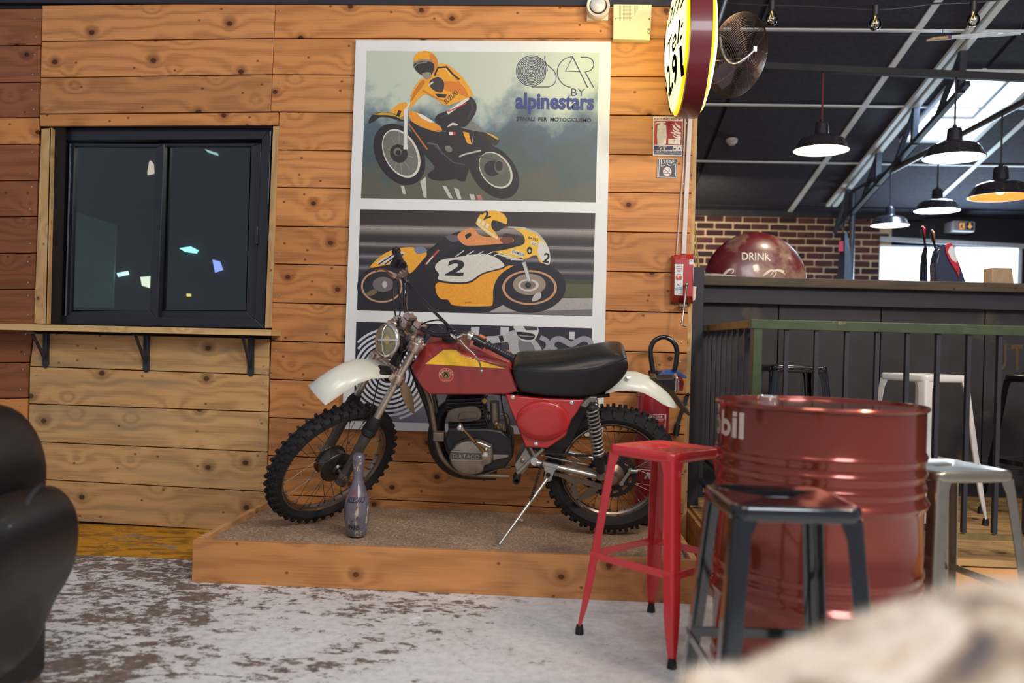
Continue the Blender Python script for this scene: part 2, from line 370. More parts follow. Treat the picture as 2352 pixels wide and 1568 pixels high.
# sashes, tracks
mb=MB(); frame_px(mb,[(160,328),(378,330),(362,735),(150,738)],[.02,.048,.055,.03],.072,.03); mb.build('sash',FR,win,smooth=0,bevel=.003)
mb=MB(); frame_px(mb,[(362,328),(600,328),(588,738),(350,736)],[.02,.055,.055,.045],.105,.03); mb.build('sash',FR,win,smooth=0,bevel=.003)
mb=MB(); mb.bar(onY(151,725,.055),onY(162,330,.055),.006,.006); mb.build('track',M('alu_edge',(120,122,134),.3,.6),win,smooth=0)
mb=MB(); c=onY(590,540,.055); mb.box(c,(.016,.02,.10)); mb.build('handle',FR,win,smooth=0,bevel=.004)
g=clear('window_glass',(225,235,235))
for q,Y in (([(166,338),(362,340),(350,712),(158,712)],.087),([(374,338),(575,338),(564,712),(362,712)],.12)):
    mb=MB(); mb.prism([onY(x,y,Y) for x,y in q],(0,.004,0)); mb.build('pane',g,win,smooth=0)
# dark room behind the glass
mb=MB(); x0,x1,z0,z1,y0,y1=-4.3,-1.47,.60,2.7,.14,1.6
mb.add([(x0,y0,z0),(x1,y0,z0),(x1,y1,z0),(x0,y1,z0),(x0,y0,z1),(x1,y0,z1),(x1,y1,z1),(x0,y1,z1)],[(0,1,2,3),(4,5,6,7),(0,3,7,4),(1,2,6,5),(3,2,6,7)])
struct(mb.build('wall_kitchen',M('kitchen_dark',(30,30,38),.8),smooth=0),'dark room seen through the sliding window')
# jambs and sill opening trims
mb=MB(); P=[onY(95,296,-.012),onY(118,294,-.012),onY(108,744,-.012),onY(78,742,-.012)]; mb.prism(P,(0,.035,0))
Q=[onY(118,294,-.012),onY(108,744,-.012)]; mb.prism([Q[0],Q[1],onY(114,744,.07),onY(128,292,.07)],(-.01,0,0)); struct(mb.build('trim_4',W5v,smooth=0,bevel=.002),'pale wooden jamb left of the sliding window')
mb=MB(); P=[onY(627,290,-.01),onY(640,289,-.01),onY(623,753,-.01),onY(608,753,-.01)]; mb.prism(P,(0,.08,0)); struct(mb.build('trim_5',W5v,smooth=0,bevel=.002),'pale wooden jamb right of the sliding window')
# ---- brick wall far behind, window_2, upper wall
BY=5.6; MORT=M('mortar',(232,206,170),.9,var=.2,scale=40,bmp=.4)
brx0=onY(1560,600,BY).x; brx1=onY(2026,600,BY).x; brz1=onY(1800,499,BY).z
mb=MB(); mb.box(((brx0+brx1)/2-.6,BY+.05,(brz1)/2),(brx1-brx0+1.4,.1,brz1)); bw=struct(mb.build('wall_rear',MORT,smooth=0),'brick wall with pale mortar behind the bar')
m,nt,b=newmat('brick_clay'); oi=N(nt,'ShaderNodeObjectInfo'); tc=N(nt,'ShaderNodeTexCoord')
c=ramp(nt,oi.outputs['Random'],[(0,S(50,34,42)),(.35,S(92,54,54)),(.7,S(112,66,62)),(1,S(72,44,50))])
c=mixc(nt,ramp(nt,noise(nt,tc.outputs['Object'],22,5,.7),[(.4,(0,0,0)),(.75,(.7,.7,.7))]),c,S(60,40,42)); L(nt,c,b.inputs['Base Color']); b.inputs['Roughness'].default_value=.85
bump(nt,b,noise(nt,tc.outputs['Object'],60,4),.5,.004)
bmb=MB(); bmb.box((0,0,0),(.190,.03,.0605)); brick0=bmb.build('brick',m,bw,smooth=0,bevel=.006,seg=2)
ncol=int((brx1-brx0+1.03)/.211)+1; first=True; z=brz1-.036; r=0; brx0-=1.03
while z>1.42:
    for k in range(ncol+1):
        x=brx0-.05+k*.211+(.105 if r%2 else 0)
        if x>brx1+.02: continue
        o=brick0 if first else brick0.copy()
        if not first: COL.objects.link(o)
        first=False; o.location=(x+rnd.uniform(-.004,.004),BY-.008+rnd.uniform(-.004,.004),z+rnd.uniform(-.003,.003))
    z-=.0815; r+=1
CEIL=M('ceiling_fabric',(58,57,70),.9,var=.25,scale=26,bmp=.3)
mb=MB(); mb.box((3.2,BY+.12,2.2),(9,.12,4.4)); struct(mb.build('wall_back',BLK,smooth=0),'dark plastered wall around the bright back window')
mb=MB(); mb.box(((brx0+brx1)/2,BY-.02,(brz1+3.0)/2),(brx1-brx0+.9,.06,3.0-brz1)); struct(mb.build('trim_6',BLK,smooth=0),'black soffit board above the brick wall')
LIT=M('daylit_pane',(240,248,255),.4,emis=(226,242,255),estr=3.2,var=0)
mb=MB(); a=onY(2019,563,BY-.02); b_=onY(2346,563,BY-.02)
mb.box(((a.x+b_.x)/2,BY-.02,(a.z+1.0)/2),(b_.x-a.x,.05,a.z-1.0)); w2=struct(mb.build('window_2',M('white_frame',(225,232,238),.5),smooth=0),'bright back window behind the bar')
for u,v in ((2024,2180),(2196,2338)):
    p0=onY(u,568,BY-.05); p1=onY(v,568,BY-.05); mb=MB(); mb.box(((p0.x+p1.x)/2,BY-.05,(p0.z+1.1)/2),(p1.x-p0.x,.01,p0.z-1.1)); mb.build('pane',LIT,w2,smooth=0)
mb=MB(); mb.bar(onY(2021,548,BY-.08),onY(2360,566,BY-.08),.03,.05); mb.build('blind_rail',M('rail_white',(205,205,212),.4),w2,smooth=0)
# ---- sloping dark ceiling: panels between metal strips
def ceil_z(y): return 3.982-.24*y
CN=V((0,.24,1)).normalized()
def onC(x,y,dz=0): return onP(x,y,(0,0,ceil_z(0)+dz),CN)
mb=MB(); mb.prism([(-5,-.5,ceil_z(-.5)+.03),(8,-.5,ceil_z(-.5)+.03),(8,BY+.1,ceil_z(BY+.1)+.03),(-5,BY+.1,ceil_z(BY+.1)+.03)],(0,0,.05)); 
ceil=struct(mb.build('ceiling',CEIL,smooth=0),'sloping black panelled ceiling with pale metal strips')
ys=[onC(1800,67).y,onC(1800,241).y,onC(1800,372).y]; st=(ys[2]-ys[0])/2
ylines=[ys[0]-2*st,ys[0]-st]+ys+[ys[2]+st,BY+.05]
xA=(onC(2123,5).x+onC(1850,460).x)/2; xC=(onC(2352,262).x+onC(2166,458).x)/2; xB=(onC(2265,10).x+onC(1985,430).x)/2
xlines=[xA-4.8,xA-3.6,xA-2.4,xA-1.2,xA,(xA+xC)/2,xC,xC+1.2,xC+2.4]
sk0=onC(2170,172,-.01); sk1=onC(2080,318,-.01); sk2=onC(2245,325,-.01); 
skx0,skx1=sk1.x,onC(2352,205,-.01).x; sky0,sky1=onC(2200,165).y,sk1.y
for i in range(len(xlines)-1):
    for j in range(len(ylines)-1):
        xa,xb,ya,yb=xlines[i],xlines[i+1],ylines[j],ylines[j+1]; mb=MB(); g_=.02
        mb.prism([(xa+g_,ya+g_,ceil_z(ya+g_)),(xb-g_,ya+g_,ceil_z(ya+g_)),(xb-g_,yb-g_,ceil_z(yb-g_)),(xa+g_,yb-g_,ceil_z(yb-g_))],(0,0,.02)); mb.build('panel',CEIL,ceil,smooth=0)
STRIP=M('strip_metal',(246,250,250),.5,var=.04)
for x in [xA,xC,xC+1.2]:
    mb=MB(); mb.prism([(x-.026,.2,ceil_z(.2)-.012),(x+.026,.2,ceil_z(.2)-.012),(x+.026,BY,ceil_z(BY)-.012),(x-.026,BY,ceil_z(BY)-.012)],(0,0,.012)); mb.build('strip',STRIP,ceil,smooth=0)
for y in ys+[ys[0]-st]:
    mb=MB(); mb.prism([(xA-4,y-.022,ceil_z(y)-.010),(xC+3,y-.022,ceil_z(y)-.010),(xC+3,y+.022,ceil_z(y)-.010),(xA-4,y+.022,ceil_z(y)-.010)],(0,0,.010)); mb.build('strip',STRIP,ceil,smooth=0)
# skylight
mb=MB()
def cq(x0,y0,x1,y1,dz): return [(x0,y0,ceil_z(y0)+dz),(x1,y0,ceil_z(y0)+dz),(x1,y1,ceil_z(y1)+dz),(x0,y1,ceil_z(y1)+dz)]
WHF=M('white_reveal',(235,240,245),.5)
for q in (cq(skx0-.04,sky0-.04,skx1+.04,sky0,-.03),cq(skx0-.04,sky1,skx1+.04,sky1+.04,-.03),cq(skx0-.04,sky0,skx0,sky1,-.03),cq(skx1,sky0,skx1+.04,sky1,-.03)): mb.prism(q,(0,0,.04))
sky=struct(mb.build('window_3',WHF,smooth=0,bevel=.004),'bright skylight in the sloping black ceiling')
mb=MB(); mb.prism(cq(skx0,sky0,skx1,sky1,-.006),(0,0,.006)); mb.build('pane',M('sky_pane',(240,248,255),.4,emis=(232,244,255),estr=2.6,var=0),sky,smooth=0)
ix0,ix1,iy1=skx0+.06,skx0+(skx1-skx0)*.66,sky0+(sky1-sky0)*.62
mb=MB(); 
for q in (cq(ix0,iy1,ix1,iy1+.03,-.02),cq(ix1,sky0,ix1+.03,iy1+.03,-.02)): mb.prism(q,(0,0,.012))
mb.build('sash',M('grey_sash',(176,186,196),.5),sky,smooth=0)
area('skylight_lamp',((skx0+skx1)/2,(sky0+sky1)/2,ceil_z((sky0+sky1)/2)-.08),((skx0+skx1)/2-.3,(sky0+sky1)/2-.6,0),.7,70,(.55,.76,1))
area('back_window_lamp',((a.x+b_.x)/2,BY-.12,1.9),((a.x+b_.x)/2-.6,0,3.0),1.2,50,(.60,.82,1),.5)
# side walls closing the bar room far right
mb=MB(); mb.box((6.2,2.6,2.2),(.1,6.2,4.4)); struct(mb.build('wall_right',BLK,smooth=0),'dark right wall of the bar room')
# ---- roof truss, beams
def bars(name,segs,mat,w,h,label,cat=None):
    mb=MB(); 
    for a_,b2 in segs: mb.bar(a_,b2,w,h,up=(0,0,1))
    o=mb.build(name,mat,smooth=0,bevel=.002)
    return o
TB=M('truss_grey',(56,60,74),.6,var=.15)
tr=thing('roof_truss','grey steel lattice truss running down the slope beside the skylight','truss',(xB,2.6,ceil_z(2.6)-.2))
def tz(y,dz): return V((xB-.05,y,ceil_z(y)-dz))
mb=MB(); mb.bar(tz(.8,.03),tz(BY-.3,.03),.05,.03); mb.bar(V((xB-.125,.8,ceil_z(.8)-.03)),V((xB-.125,BY-.3,ceil_z(BY-.3)-.03)),.04,.03); mb.build('chord',STRIP,tr,smooth=0)
mb=MB(); mb.bar(tz(2.2,.34),tz(BY-.5,.34),.045,.04); mb.build('chord',TB,tr,smooth=0)
for y in (2.3,3.15,4.0,4.85):
    mb=MB(); mb.bar(tz(y,.04),tz(y+.02,.36),.05,.05); mb.build('web',TB,tr,smooth=0)
    mb=MB(); mb.bar(tz(y+.04,.06),tz(y+.42,.34),.035,.035); mb.build('web',TB,tr,smooth=0)
BD=1.12
p0,p1=onY(1640,147,BD),onY(2420,182,BD); mb=MB(); mb.bar(V((p0.x,BD,p0.z)),V((p1.x,BD,p1.z)),.045,.045,up=(0,0,1))
tag(mb.build('ceiling_beam',M('beam_black',(26,25,31),.7),smooth=0,bevel=.003),'thin black beam crossing in front of the skylight','beam')
# black pipe frame standing on the bar
pz=2.79; pp=onY(1960,437,4.75); px_=pp.x; pz=pp.z
mb=MB(); mb.tube([V((px_,4.75,1.30)),V((px_,4.75,pz-.02)),V((px_,4.72,pz)),V((px_,-.2,pz))],.028,10)
tag(mb.build('pipe_frame',M('pipe_black',(50,52,66),.35,var=.1,coat=.2),smooth=40),'black pipe frame with an upright on the bar and a long arm carrying lamps','pipe')
# ---- wooden deck
DZ=.21; dx0=onZ(1577,1152,DZ).x; dy0=onZ(2150,1281,DZ).y
mb=MB(); mb.box(((dx0+6)/2,(dy0+5.5)/2,DZ/2-.02),(6-dx0-.03,5.5-dy0-.06,DZ-.05)); deck=struct(mb.build('floor_deck',DARKHOLE,smooth=0),'raised wooden deck in front of the bar')
y=dy0; i=0
while y<3.0:
    w_=(.075,.14,.145)[i] if i<3 else .145; mb=MB(); mb.box(((dx0+6)/2,y+w_/2-.002,DZ-.014),(6-dx0,w_-.005,.028)); mb.build('plank',W6,deck,smooth=0,bevel=.003); y+=w_; i+=1
mb=MB(); mb.box(((dx0+6)/2,dy0+.012,.105-.012),(6-dx0-.01,.024,.165)); mb.build('plank',wood('wood_fascia',(214,150,78),(140,86,46)),deck,smooth=0,bevel=.002)
W6y=wood('wood_deck_side',(190,140,88),(110,74,46),grain='y',cross='z')
for y0_,y1_ in ((dy0,-.25),(-.246,.8)):
    mb=MB(); mb.box((dx0-.011,(y0_+y1_)/2,.10),(.022,y1_-y0_-.004,.19)); mb.build('plank',W6y,deck,smooth=0,bevel=.002)
# ================================================================ MOTORCYCLE
SANDZ=.158
LAM=rad(16.2); RAKE=rad(28.7); STE=rad(49.5)
BU=V((1,0,0)); BW=V((0,-math.sin(LAM),math.cos(LAM))); BS=V((0,-math.cos(LAM),-math.sin(LAM)))
G0=onZ(1404,1224,SANDZ)
def bp(x,y,s): return onP(x,y,G0+BS*s,BS)
def bmir(p): q=(p-G0).dot(BS); return p-BS*2*q
FA=(math.sin(RAKE)*BU+math.cos(RAKE)*BW).normalized(); F0=(-math.cos(RAKE)*BU+math.sin(RAKE)*BW).normalized()
FF=(F0*math.cos(STE)+BS*math.sin(STE)).normalized(); FL=(BS*math.cos(STE)-F0*math.sin(STE)).normalized()
CF=bp(765,1063.5,.038); CR=bp(1404,1077,0)
def fk(a,f,l): return CF+FA*a+FF*f+FL*l
def fp(x,y,l): return onP(x,y,CF+FL*l,FL)
moto=thing('motorcycle','old red and black enduro motorcycle leaning on its side stand on the sand','motorcycle',(G0.x-.65,G0.y,SANDZ))
CHR=M('chrome',(226,220,214),.17,.88,var=.05); ALU=M('aluminium',(160,152,142),.36,.9,var=.15,scale=20)
ALUD=M('aluminium_dull',(128,116,104),.48,.8,var=.2,scale=16); RUB=M('rubber',(22,21,25),.72,var=.2,scale=40)
BLKM=M('bike_black',(27,26,30),.5,var=.2,scale=20); BLKS=M('bike_black_shine',(24,24,30),.18,var=.1,coat=.5)
TANK=M('tank_red',(146,46,44),.32,var=.05,coat=.4); COVR=M('cover_red',(180,44,46),.26,var=.04,coat=.5)
YEL=M('tank_yellow',(240,178,28),.35,coat=.3,var=.04); WPL=M('fender_white',(214,214,202),.35,var=.05,scale=8,coat=.3)
SILV=M('frame_silver',(176,172,164),.35,.75,var=.12,scale=25); BRASS=M('brass_tone',(160,124,76),.38,.9,var=.2,scale=30)
LEATH=M('seat_vinyl',(13,13,17),.42,var=.2,scale=14,coat=.12,bmp=.05)
def wheel(name,C,ax,upv,Rt,tw,Rr,hubr,hubw,knob,spk,label):
    """rim is the part; tyre, hub, spokes are its sub-parts"""
    A,B_,n=basis(ax,upv)
    def pt(th,r,s): return C+(A*math.cos(th)+B_*math.sin(th))*r+n*s
    rim=MB(); prof=[(Rr+.012,-.020),(Rr+.012,-.024),(Rr-.002,-.024),(Rr-.004,-.014),(Rr-.012,-.008),(Rr-.012,.008),(Rr-.004,.014),(Rr-.002,.024),(Rr+.012,.024),(Rr+.012,.020)]
    K=72; rim.loft([[pt(2*PI*i/K,r,s) for r,s in prof] for i in range(K)],0,True,False,True)
    o=rim.build('wheel',M('rim_steel',(150,136,124),.26,1.0,var=.12,scale=14),moto,smooth=40); o['label']=label
    t=MB(); r0=Rt-.014; pr_=[(Rr+.004,-.024),(Rr+.016,-tw*.42),(Rr+(r0-Rr)*.45,-tw*.5),(Rr+(r0-Rr)*.8,-tw*.44),(r0-.004,-tw*.30),(r0,-tw*.12),(r0,tw*.12),(r0-.004,tw*.30),(Rr+(r0-Rr)*.8,tw*.44),(Rr+(r0-Rr)*.45,tw*.5),(Rr+.016,tw*.42),(Rr+.004,.024)]
    t.loft([[pt(2*PI*i/K,r,s) for r,s in pr_] for i in range(K)],0,True,False,True)
    kn=int(2*PI*Rt/knob)
    for i in range(kn):
        th=2*PI*i/kn; dt=.30*knob/Rt
        rowsk=(-.10,.10) if i%2 else (-.30,.30)
        for s in rowsk:
            sl=s*tw*1.05; w=tw*.085 if i%2 else tw*.10; hr=Rt-(0 if i%2 else .006); lean=0 if i%2 else (.35*w if s>0 else -.35*w)
            b=[pt(th-dt,r0-.008,sl-w),pt(th+dt,r0-.008,sl-w),pt(th+dt,r0-.008,sl+w),pt(th-dt,r0-.008,sl+w)]
            c=[pt(th-dt*.85,hr,sl-w*.85+lean),pt(th+dt*.85,hr,sl-w*.85+lean),pt(th+dt*.85,hr,sl+w*.85+lean),pt(th-dt*.85,hr,sl+w*.85+lean)]
            t.hexa(b+c)
        if i%2==0:
            for s in (-1,1):
                ra=Rt-.030; b=[pt(th-dt,ra-.012,s*tw*.40),pt(th+dt,ra-.012,s*tw*.40),pt(th+dt,ra+.012,s*tw*.33),pt(th-dt,ra+.012,s*tw*.33)]
                c=[pt(th-dt,ra-.012,s*tw*.54),pt(th+dt,ra-.012,s*tw*.54),pt(th+dt,ra+.016,s*tw*.47),pt(th-dt,ra+.016,s*tw*.47)]
                t.hexa(b+c)
    t.build('tyre',RUB,o,smooth=30)
    h=MB(); h.lathe([(.012,-hubw),(.026,-hubw+.004),(hubr*.55,-hubw*.75),(hubr,-hubw*.62),(hubr,-hubw*.50),(hubr*.90,-hubw*.44),(hubr*.90,0),(hubr*.90,hubw*.35),(hubr,hubw*.42),(hubr,hubw*.66),(hubr*.8,hubw*.76),(.03,hubw*.82),(.024,hubw),(.012,hubw)],C,n,32)
    for rr in (hubr*1.0,): 
        for s in (-hubw*.56,hubw*.54): h.ring(C+n*s,n,rr,.004,32,6)
    h.build('hub',M('hub_dark',(92,86,80),.32,.85,var=.2,scale=20),o,smooth=35)
    for i in range(spk):
        th=2*PI*i/spk; s=1 if i%2 else -1; off=.42 if (i//2)%2 else -.42
        mb=MB(); mb.tube([pt(th+off,hubr*.95,s*hubw*.52),pt(th,Rr-.008,s*.006)],.0014,5); mb.lathe([(.0042,0),(.0042,.012),(.0026,.016)],pt(th,Rr-.010,s*.006),pt(th+off,hubr,s*hubw*.5)-pt(th,Rr-.01,s*.006),6)
        mb.build('spoke',M('spoke_steel',(112,102,92),.35,.8),o,smooth=0)
    return o
fw=wheel('wheel',CF,FL,FA,.338,.082,.268,.078,.056,.024,36,'front wheel turned toward the viewer with a knobbly tyre')
rw=wheel('wheel',CR,BS,BW,.314,.100,.228,.062,.062,.028,36,'rear wheel with a knobbly tyre')
# ---- fork
OFF=-.014; HW=.086
for s in (1,-1):
    mb=MB(); mb.tube([fk(.26,OFF,s*HW),fk(.755,OFF,s*HW)],.0165,16); leg=mb.build('fork_leg',M('fork_chrome',(206,194,178),.26,.72,var=.05),moto,smooth=40)
    mb=MB(); mb.lathe([(.018,-.055),(.027,-.05),(.027,-.01),(.0235,.0),(.0235,.17),(.0255,.20),(.0255,.255),(.022,.262)],fk(0,OFF,s*HW),FA,20); mb.build('slider',M('fork_grey',(92,86,84),.42,.5,var=.15,scale=14),leg,smooth=40)
    mb=MB(); mb.lathe([(.027,0),(.0335,.008),(.033,.03),(.030,.034),(.032,.04),(.031,.07),(.026,.085),(.021,.098),(.017,.10)],fk(.232,OFF,s*HW),FA,20); mb.build('dust_boot',RUB,leg,smooth=40)
mb=MB(); mb.tube([fk(0,0,-.13),fk(0,0,.13)],.010,10); mb.lathe([(.016,0),(.016,.012),(.008,.012),(.008,.02)],fk(0,0,.108),FL,6); mb.lathe([(.018,0),(.028,.01),(.028,.035),(.012,.04)],fk(-.01,-.01,.07),FL,12); mb.build('axle',ALUD,moto,smooth=35)
mb=MB(); mb.bar(fk(.02,-.03,.07),fk(.05,-.11,.055),.014,.02); mb.tube([fk(.05,-.10,.05),fk(.19,-.03,.07),fk(.34,.02,.075),fk(.55,.05,.03)],.003,6); mb.build('brake_arm',BLKM,moto,smooth=40)
# clamps
CLM=M('clamp_polished',(206,184,172),.22,.80,var=.12,scale=30)
for t,nm in ((.545,0),(.715,1)):
    mb=MB(); 
    for s in (1,-1):
        mb.lathe([(.026,-.022),(.0285,-.018),(.0285,.018),(.026,.022)],fk(t,OFF,s*HW),FA,18)
        mb.box(fk(t,OFF+.028,s*HW),(.026,.022,.036),(FL,FF,FA)); mb.lathe([(.006,0),(.006,.008)],fk(t,OFF+.036,s*(HW+.004)),FF,6)
        mb.tube([fk(t,OFF,s*(HW-.02)),fk(t,-.03,s*.045),fk(t,-.04,0)],[.018,.021,.024],12,flat=.9)
    mb.lathe([(.028,-.024),(.028,.024)],fk(t,-.04,0),FA,18)
    mb.build('fork_clamp',CLM,moto,smooth=40)
mb=MB(); mb.tube([fk(.53,-.04,0),fk(.74,-.04,0)],.023,14); mb.build('steering_stem',BLKM,moto,smooth=40)
for s in (1,-1):
    mb=MB(); mb.lathe([(.022,0),(.022,.006),(.014,.010),(.014,.018),(.010,.020)],fk(.745,OFF,s*HW),FA,16); mb.build('fork_cap',CHR,moto,smooth=35)
# bar risers (blocks)
for l,x,y in ((.035,965,748),(-.035,942,728)):
    c=fp(x,y,l); mb=MB(); mb.box(c,(.040,.052,.020),(FL,FF,FA)); mb.box(c-FA*.022,(.040,.052,.018),(FL,FF,FA)); mb.bar(c-FA*.03,c-FA*.075,.026,.026)
    for a_ in (-.014,.014):
        for b_ in (-.017,.017): mb.lathe([(.0045,0),(.0045,.006)],c+FA*.010+FL*a_+FF*b_,FA,8)
    mb.build('bar_clamp',CLM,moto,smooth=0,bevel=.0025)
# ---- handlebar
def fpt(l): 
    return [fp(x,y,q) for x,y,q in l]
def smooth_path(p,k=4):
    out=[]; n=len(p)
    for i in range(n-1):
        p0=p[max(i-1,0)];p1=p[i];p2=p[i+1];p3=p[min(i+2,n-1)]
        for j in range(k):
            t=j/k; out.append(.5*((2*p1)+(p2-p0)*t+(2*p0-5*p1+4*p2-p3)*t*t+(-p0+3*p1-3*p2+p3)*t**3))
    out.append(p[-1]); return out
HB=[(913,588,-.385),(921,606,-.33),(927,622,-.28),(929,645,-.235),(930,680,-.19),(930,706,-.13),(935,722,-.09),(944,732,-.045),(962,749,.035),(982,763,.085),(1004,769,.13),(1035,768,.185),(1062,767,.22),(1085,775,.265),(1120,793,.32),(1172,819,.42)]
mb=MB(); mb.tube(smooth_path(fpt(HB)),.0112,12); bar=mb.build('handlebar',BLKS,moto,smooth=45)
mb=MB(); mb.tube(fpt([(933,646,-.225),(985,704,-.02),(1042,760,.19)]),.0075,10); mb.ball(fp(933,646,-.225),.013,8,6); mb.ball(fp(1042,761,.19),.013,8,6); mb.build('crossbar',BLKS,bar,smooth=45)
def grip(p,q,nm='grip'):
    d=(q-p); Ln=d.length; mb=MB(); pf=[(.013,0),(.019,.002),(.019,.008),(.0155,.012)]
    for i in range(9): z=.02+i*(Ln-.035)/9; pf+=[(.0150,z),(.0165,z+.003),(.0165,z+.007),(.0150,z+.009)]
    pf+=[(.016,Ln-.008),(.021,Ln-.004),(.021,Ln+.002),(.004,Ln+.004)]; mb.lathe(pf,p,d,18); return mb.build(nm,M('grip_rubber',(32,32,38),.4,var=.1),bar,smooth=40)
grip(fp(1118,791,.315),fp(1180,823,.435)); grip(fp(925,612,-.30),fp(910,576,-.42))
# left switch, perch, lever
c=fp(1104,782,.285); mb=MB(); d=(fp(1172,819,.42)-fp(1085,775,.265)).normalized(); A_,B2,_=basis(d,FA)
mb.box(c,(.034,.036,.04),(A_,B2,d)); mb.box(c-A_*.02,(.02,.02,.05),(A_,B2,d)); sw=mb.build('switch_box',BLKM,bar,smooth=0,bevel=.004)
mb=MB(); mb.box(c+A_*.018,(.012,.02,.03),(A_,B2,d)); mb.build('switch_button',M('orange_plastic',(226,112,56),.35),bar,smooth=0,bevel=.003)
mb=MB(); c2=fp(1079,772,.255); mb.lathe([(.019,-.014),(.020,-.012),(.020,.012),(.019,.014)],c2,d,16)
mb.prism([fp(x,y,.262) for x,y in ((1066,768),(1084,772),(1078,800),(1064,792),(1052,784),(1050,776))],-FL*.012)
mb.build('lever_perch',M('alu_bright',(200,198,194),.24,.95,var=.05),bar,smooth=35,bevel=.002)
def lever(pts,ball,mat,w=.010):
    mb=MB(); P=smooth_path(fpt(pts),4); n=len(P); mb.tube(P,[w*(1.0-.45*i/(n-1)) for i in range(n)],10,flat=.55); mb.ball(P[-1],ball,10,8); mb.build('lever',mat,bar,smooth=45)
lever([(1056,780,.26),(1070,797,.29),(1086,811,.32),(1099,828,.35),(1104,842,.37),(1106,852,.38)],.0085,M('alu_bright',(200,198,194),.24,.95))
lever([(908,641,-.245),(900,634,-.27),(890,624,-.31),(878,618,-.35),(864,620,-.39)],.0075,M('lever_copper',(196,150,128),.25,1.0))
mb=MB(); mb.tube(fpt([(1048,778,.24),(1036,768,.20)]),.006,8); mb.build('cable_adjuster',CHR,bar,smooth=40)
mb=MB(); c=fp(918,604,-.275); mb.box(c,(.05,.04,.036),(FL,FF,FA)); mb.box(c+FF*.025,(.03,.03,.05),(FL,FF,FA)); mb.build('throttle_housing',BLKM,bar,smooth=0,bevel=.005)
mb=MB(); mb.lathe([(.015,-.012),(.016,.012)],fp(926,628,-.25),FL,12); mb.box(fp(912,634,-.245),(.022,.03,.022),(FL,FF,FA)); mb.build('lever_perch',CLM,bar,smooth=35)
for pts,r in (([(1043,773,.22),(1020,757,.16),(1000,745,.12),(984,752,.06),(975,775,.02)],.0032),([(905,640,-.25),(903,672,-.22),(905,700,-.18),(908,722,-.12),(914,745,-.06),(922,765,.0)],.0035),([(914,646,-.24),(918,690,-.2),(919,715,-.14),(916,735,-.06),(918,760,0)],.0032),([(968,745,.06),(985,738,.10),(1010,735,.12),(1025,745,.14),(1030,770,.16)],.0035)):
    mb=MB(); mb.tube(smooth_path(fpt(pts)),r,6); mb.build('cable',BLKM,moto,smooth=40)
# ---- headlight
hc=fp(893,781,0); HF=(FF-FA*.10).normalized()
mb=MB(); mb.lathe([(.006,-.105),(.028,-.10),(.052,-.075),(.066,-.035),(.070,.0),(.070,.010)],hc,HF,32); hl=mb.build('headlight',BLKS,moto,smooth=40)
mb=MB(); mb.lathe([(.069,-.004),(.0745,.0),(.0755,.010),(.072,.018),(.066,.020),(.064,.014)],hc,HF,36,cap=False); mb.build('headlight_rim',CHR,hl,smooth=50)
mb=MB(); mb.lathe([(.064,.014),(.058,.020),(.040,.026),(.002,.029)],hc,HF,28,cap=False); mb.build('lens',clear('lens_glass',(240,222,176),.10,1.5,.30),hl,smooth=50)
mb=MB(); mb.lathe([(.002,-.03),(.02,-.026),(.045,-.01),(.062,.010)],hc,HF,28,cap=False); mb.build('reflector',M('reflector',(222,196,146),.5,0,var=.25,scale=120),hl,smooth=50)
mb=MB(); mb.ball(hc+HF*.004,.020,12,10); mb.build('bulb',M('bulb_yellow',(228,206,40),.2,var=.1,emis=(220,190,20),estr=.3),hl,smooth=60)
mb=MB(); AL=(V((-HF.y,HF.x,0))).normalized(); AL=AL if AL.dot(FL)>0 else -AL
mb.tube([hc+AL*.072+HF*.012,hc+AL*.045+HF*.036,hc+HF*.043,hc-AL*.045+HF*.036,hc-AL*.072+HF*.012],.0048,8); mb.build('guard_bar',M('guard_white',(214,212,208),.3,.6),hl,smooth=50)
UPH=HF.cross(AL).normalized()
mb=MB(); mb.tube([hc+UPH*.072+HF*.012,hc+UPH*.045+HF*.034,hc+HF*.041,hc-UPH*.045+HF*.034,hc-UPH*.072+HF*.012],.0032,8); mb.build('guard_bar',CHR,hl,smooth=50)
mb=MB()
for s in (1,-1): mb.bar(fk(.60,.02,s*.078),hc+FL*s*.074-HF*.02,.004,.03); mb.lathe([(.009,0),(.009,.008)],hc+FL*s*.072-HF*.018,FL*s,8)
mb.build('headlight_bracket',BLKM,moto,smooth=30)
# ---- front fender
crown=[(898,842),(872,836.5),(844,834.5),(809,842),(773,856),(741,878),(722,901)]
lip=[(900,866),(878,867),(855,868),(822,880),(792,899),(766,917),(748,929)]
def fender(cr,lp,fc,fl_,mid,th,nm,mat,side):
    mb=MB(); top=[]; 
    for (cx,cy),(lx,ly) in zip(cr,lp):
        c=fc(cx,cy); n=fl_(lx,ly); far=c+(c-mid(c))*0
        S_=mid(c); row=[]
        u=(n-c); lat=S_*u.dot(S_); dn=u-lat
        for k in (-1.0,-.85,-.5,0,.5,.85,1.0): row.append(c+lat*k+dn*(abs(k)**2.6))
        top.append(row)
    bot=[[p-side*th for p in r] for r in top]
    rings=[t+list(reversed(b)) for t,b in zip(top,bot)]; mb.loft(rings)
    return mb.build(nm,mat,moto,smooth=60)
ff=fender(crown,lip,lambda x,y:fp(x,y,-.012),lambda x,y:fp(x,y,.062),lambda c:FL,.004,'mudguard',WPL,FA); ff['label']='white plastic front mudguard'
mb=MB(); mb.prism([fp(x,y,.0) for x,y in ((905,866),(901,842),(872,838),(860,844),(880,850),(872,860),(890,866))],FL*.05); mb.build('mudguard_bracket',BLKM,moto,smooth=0)
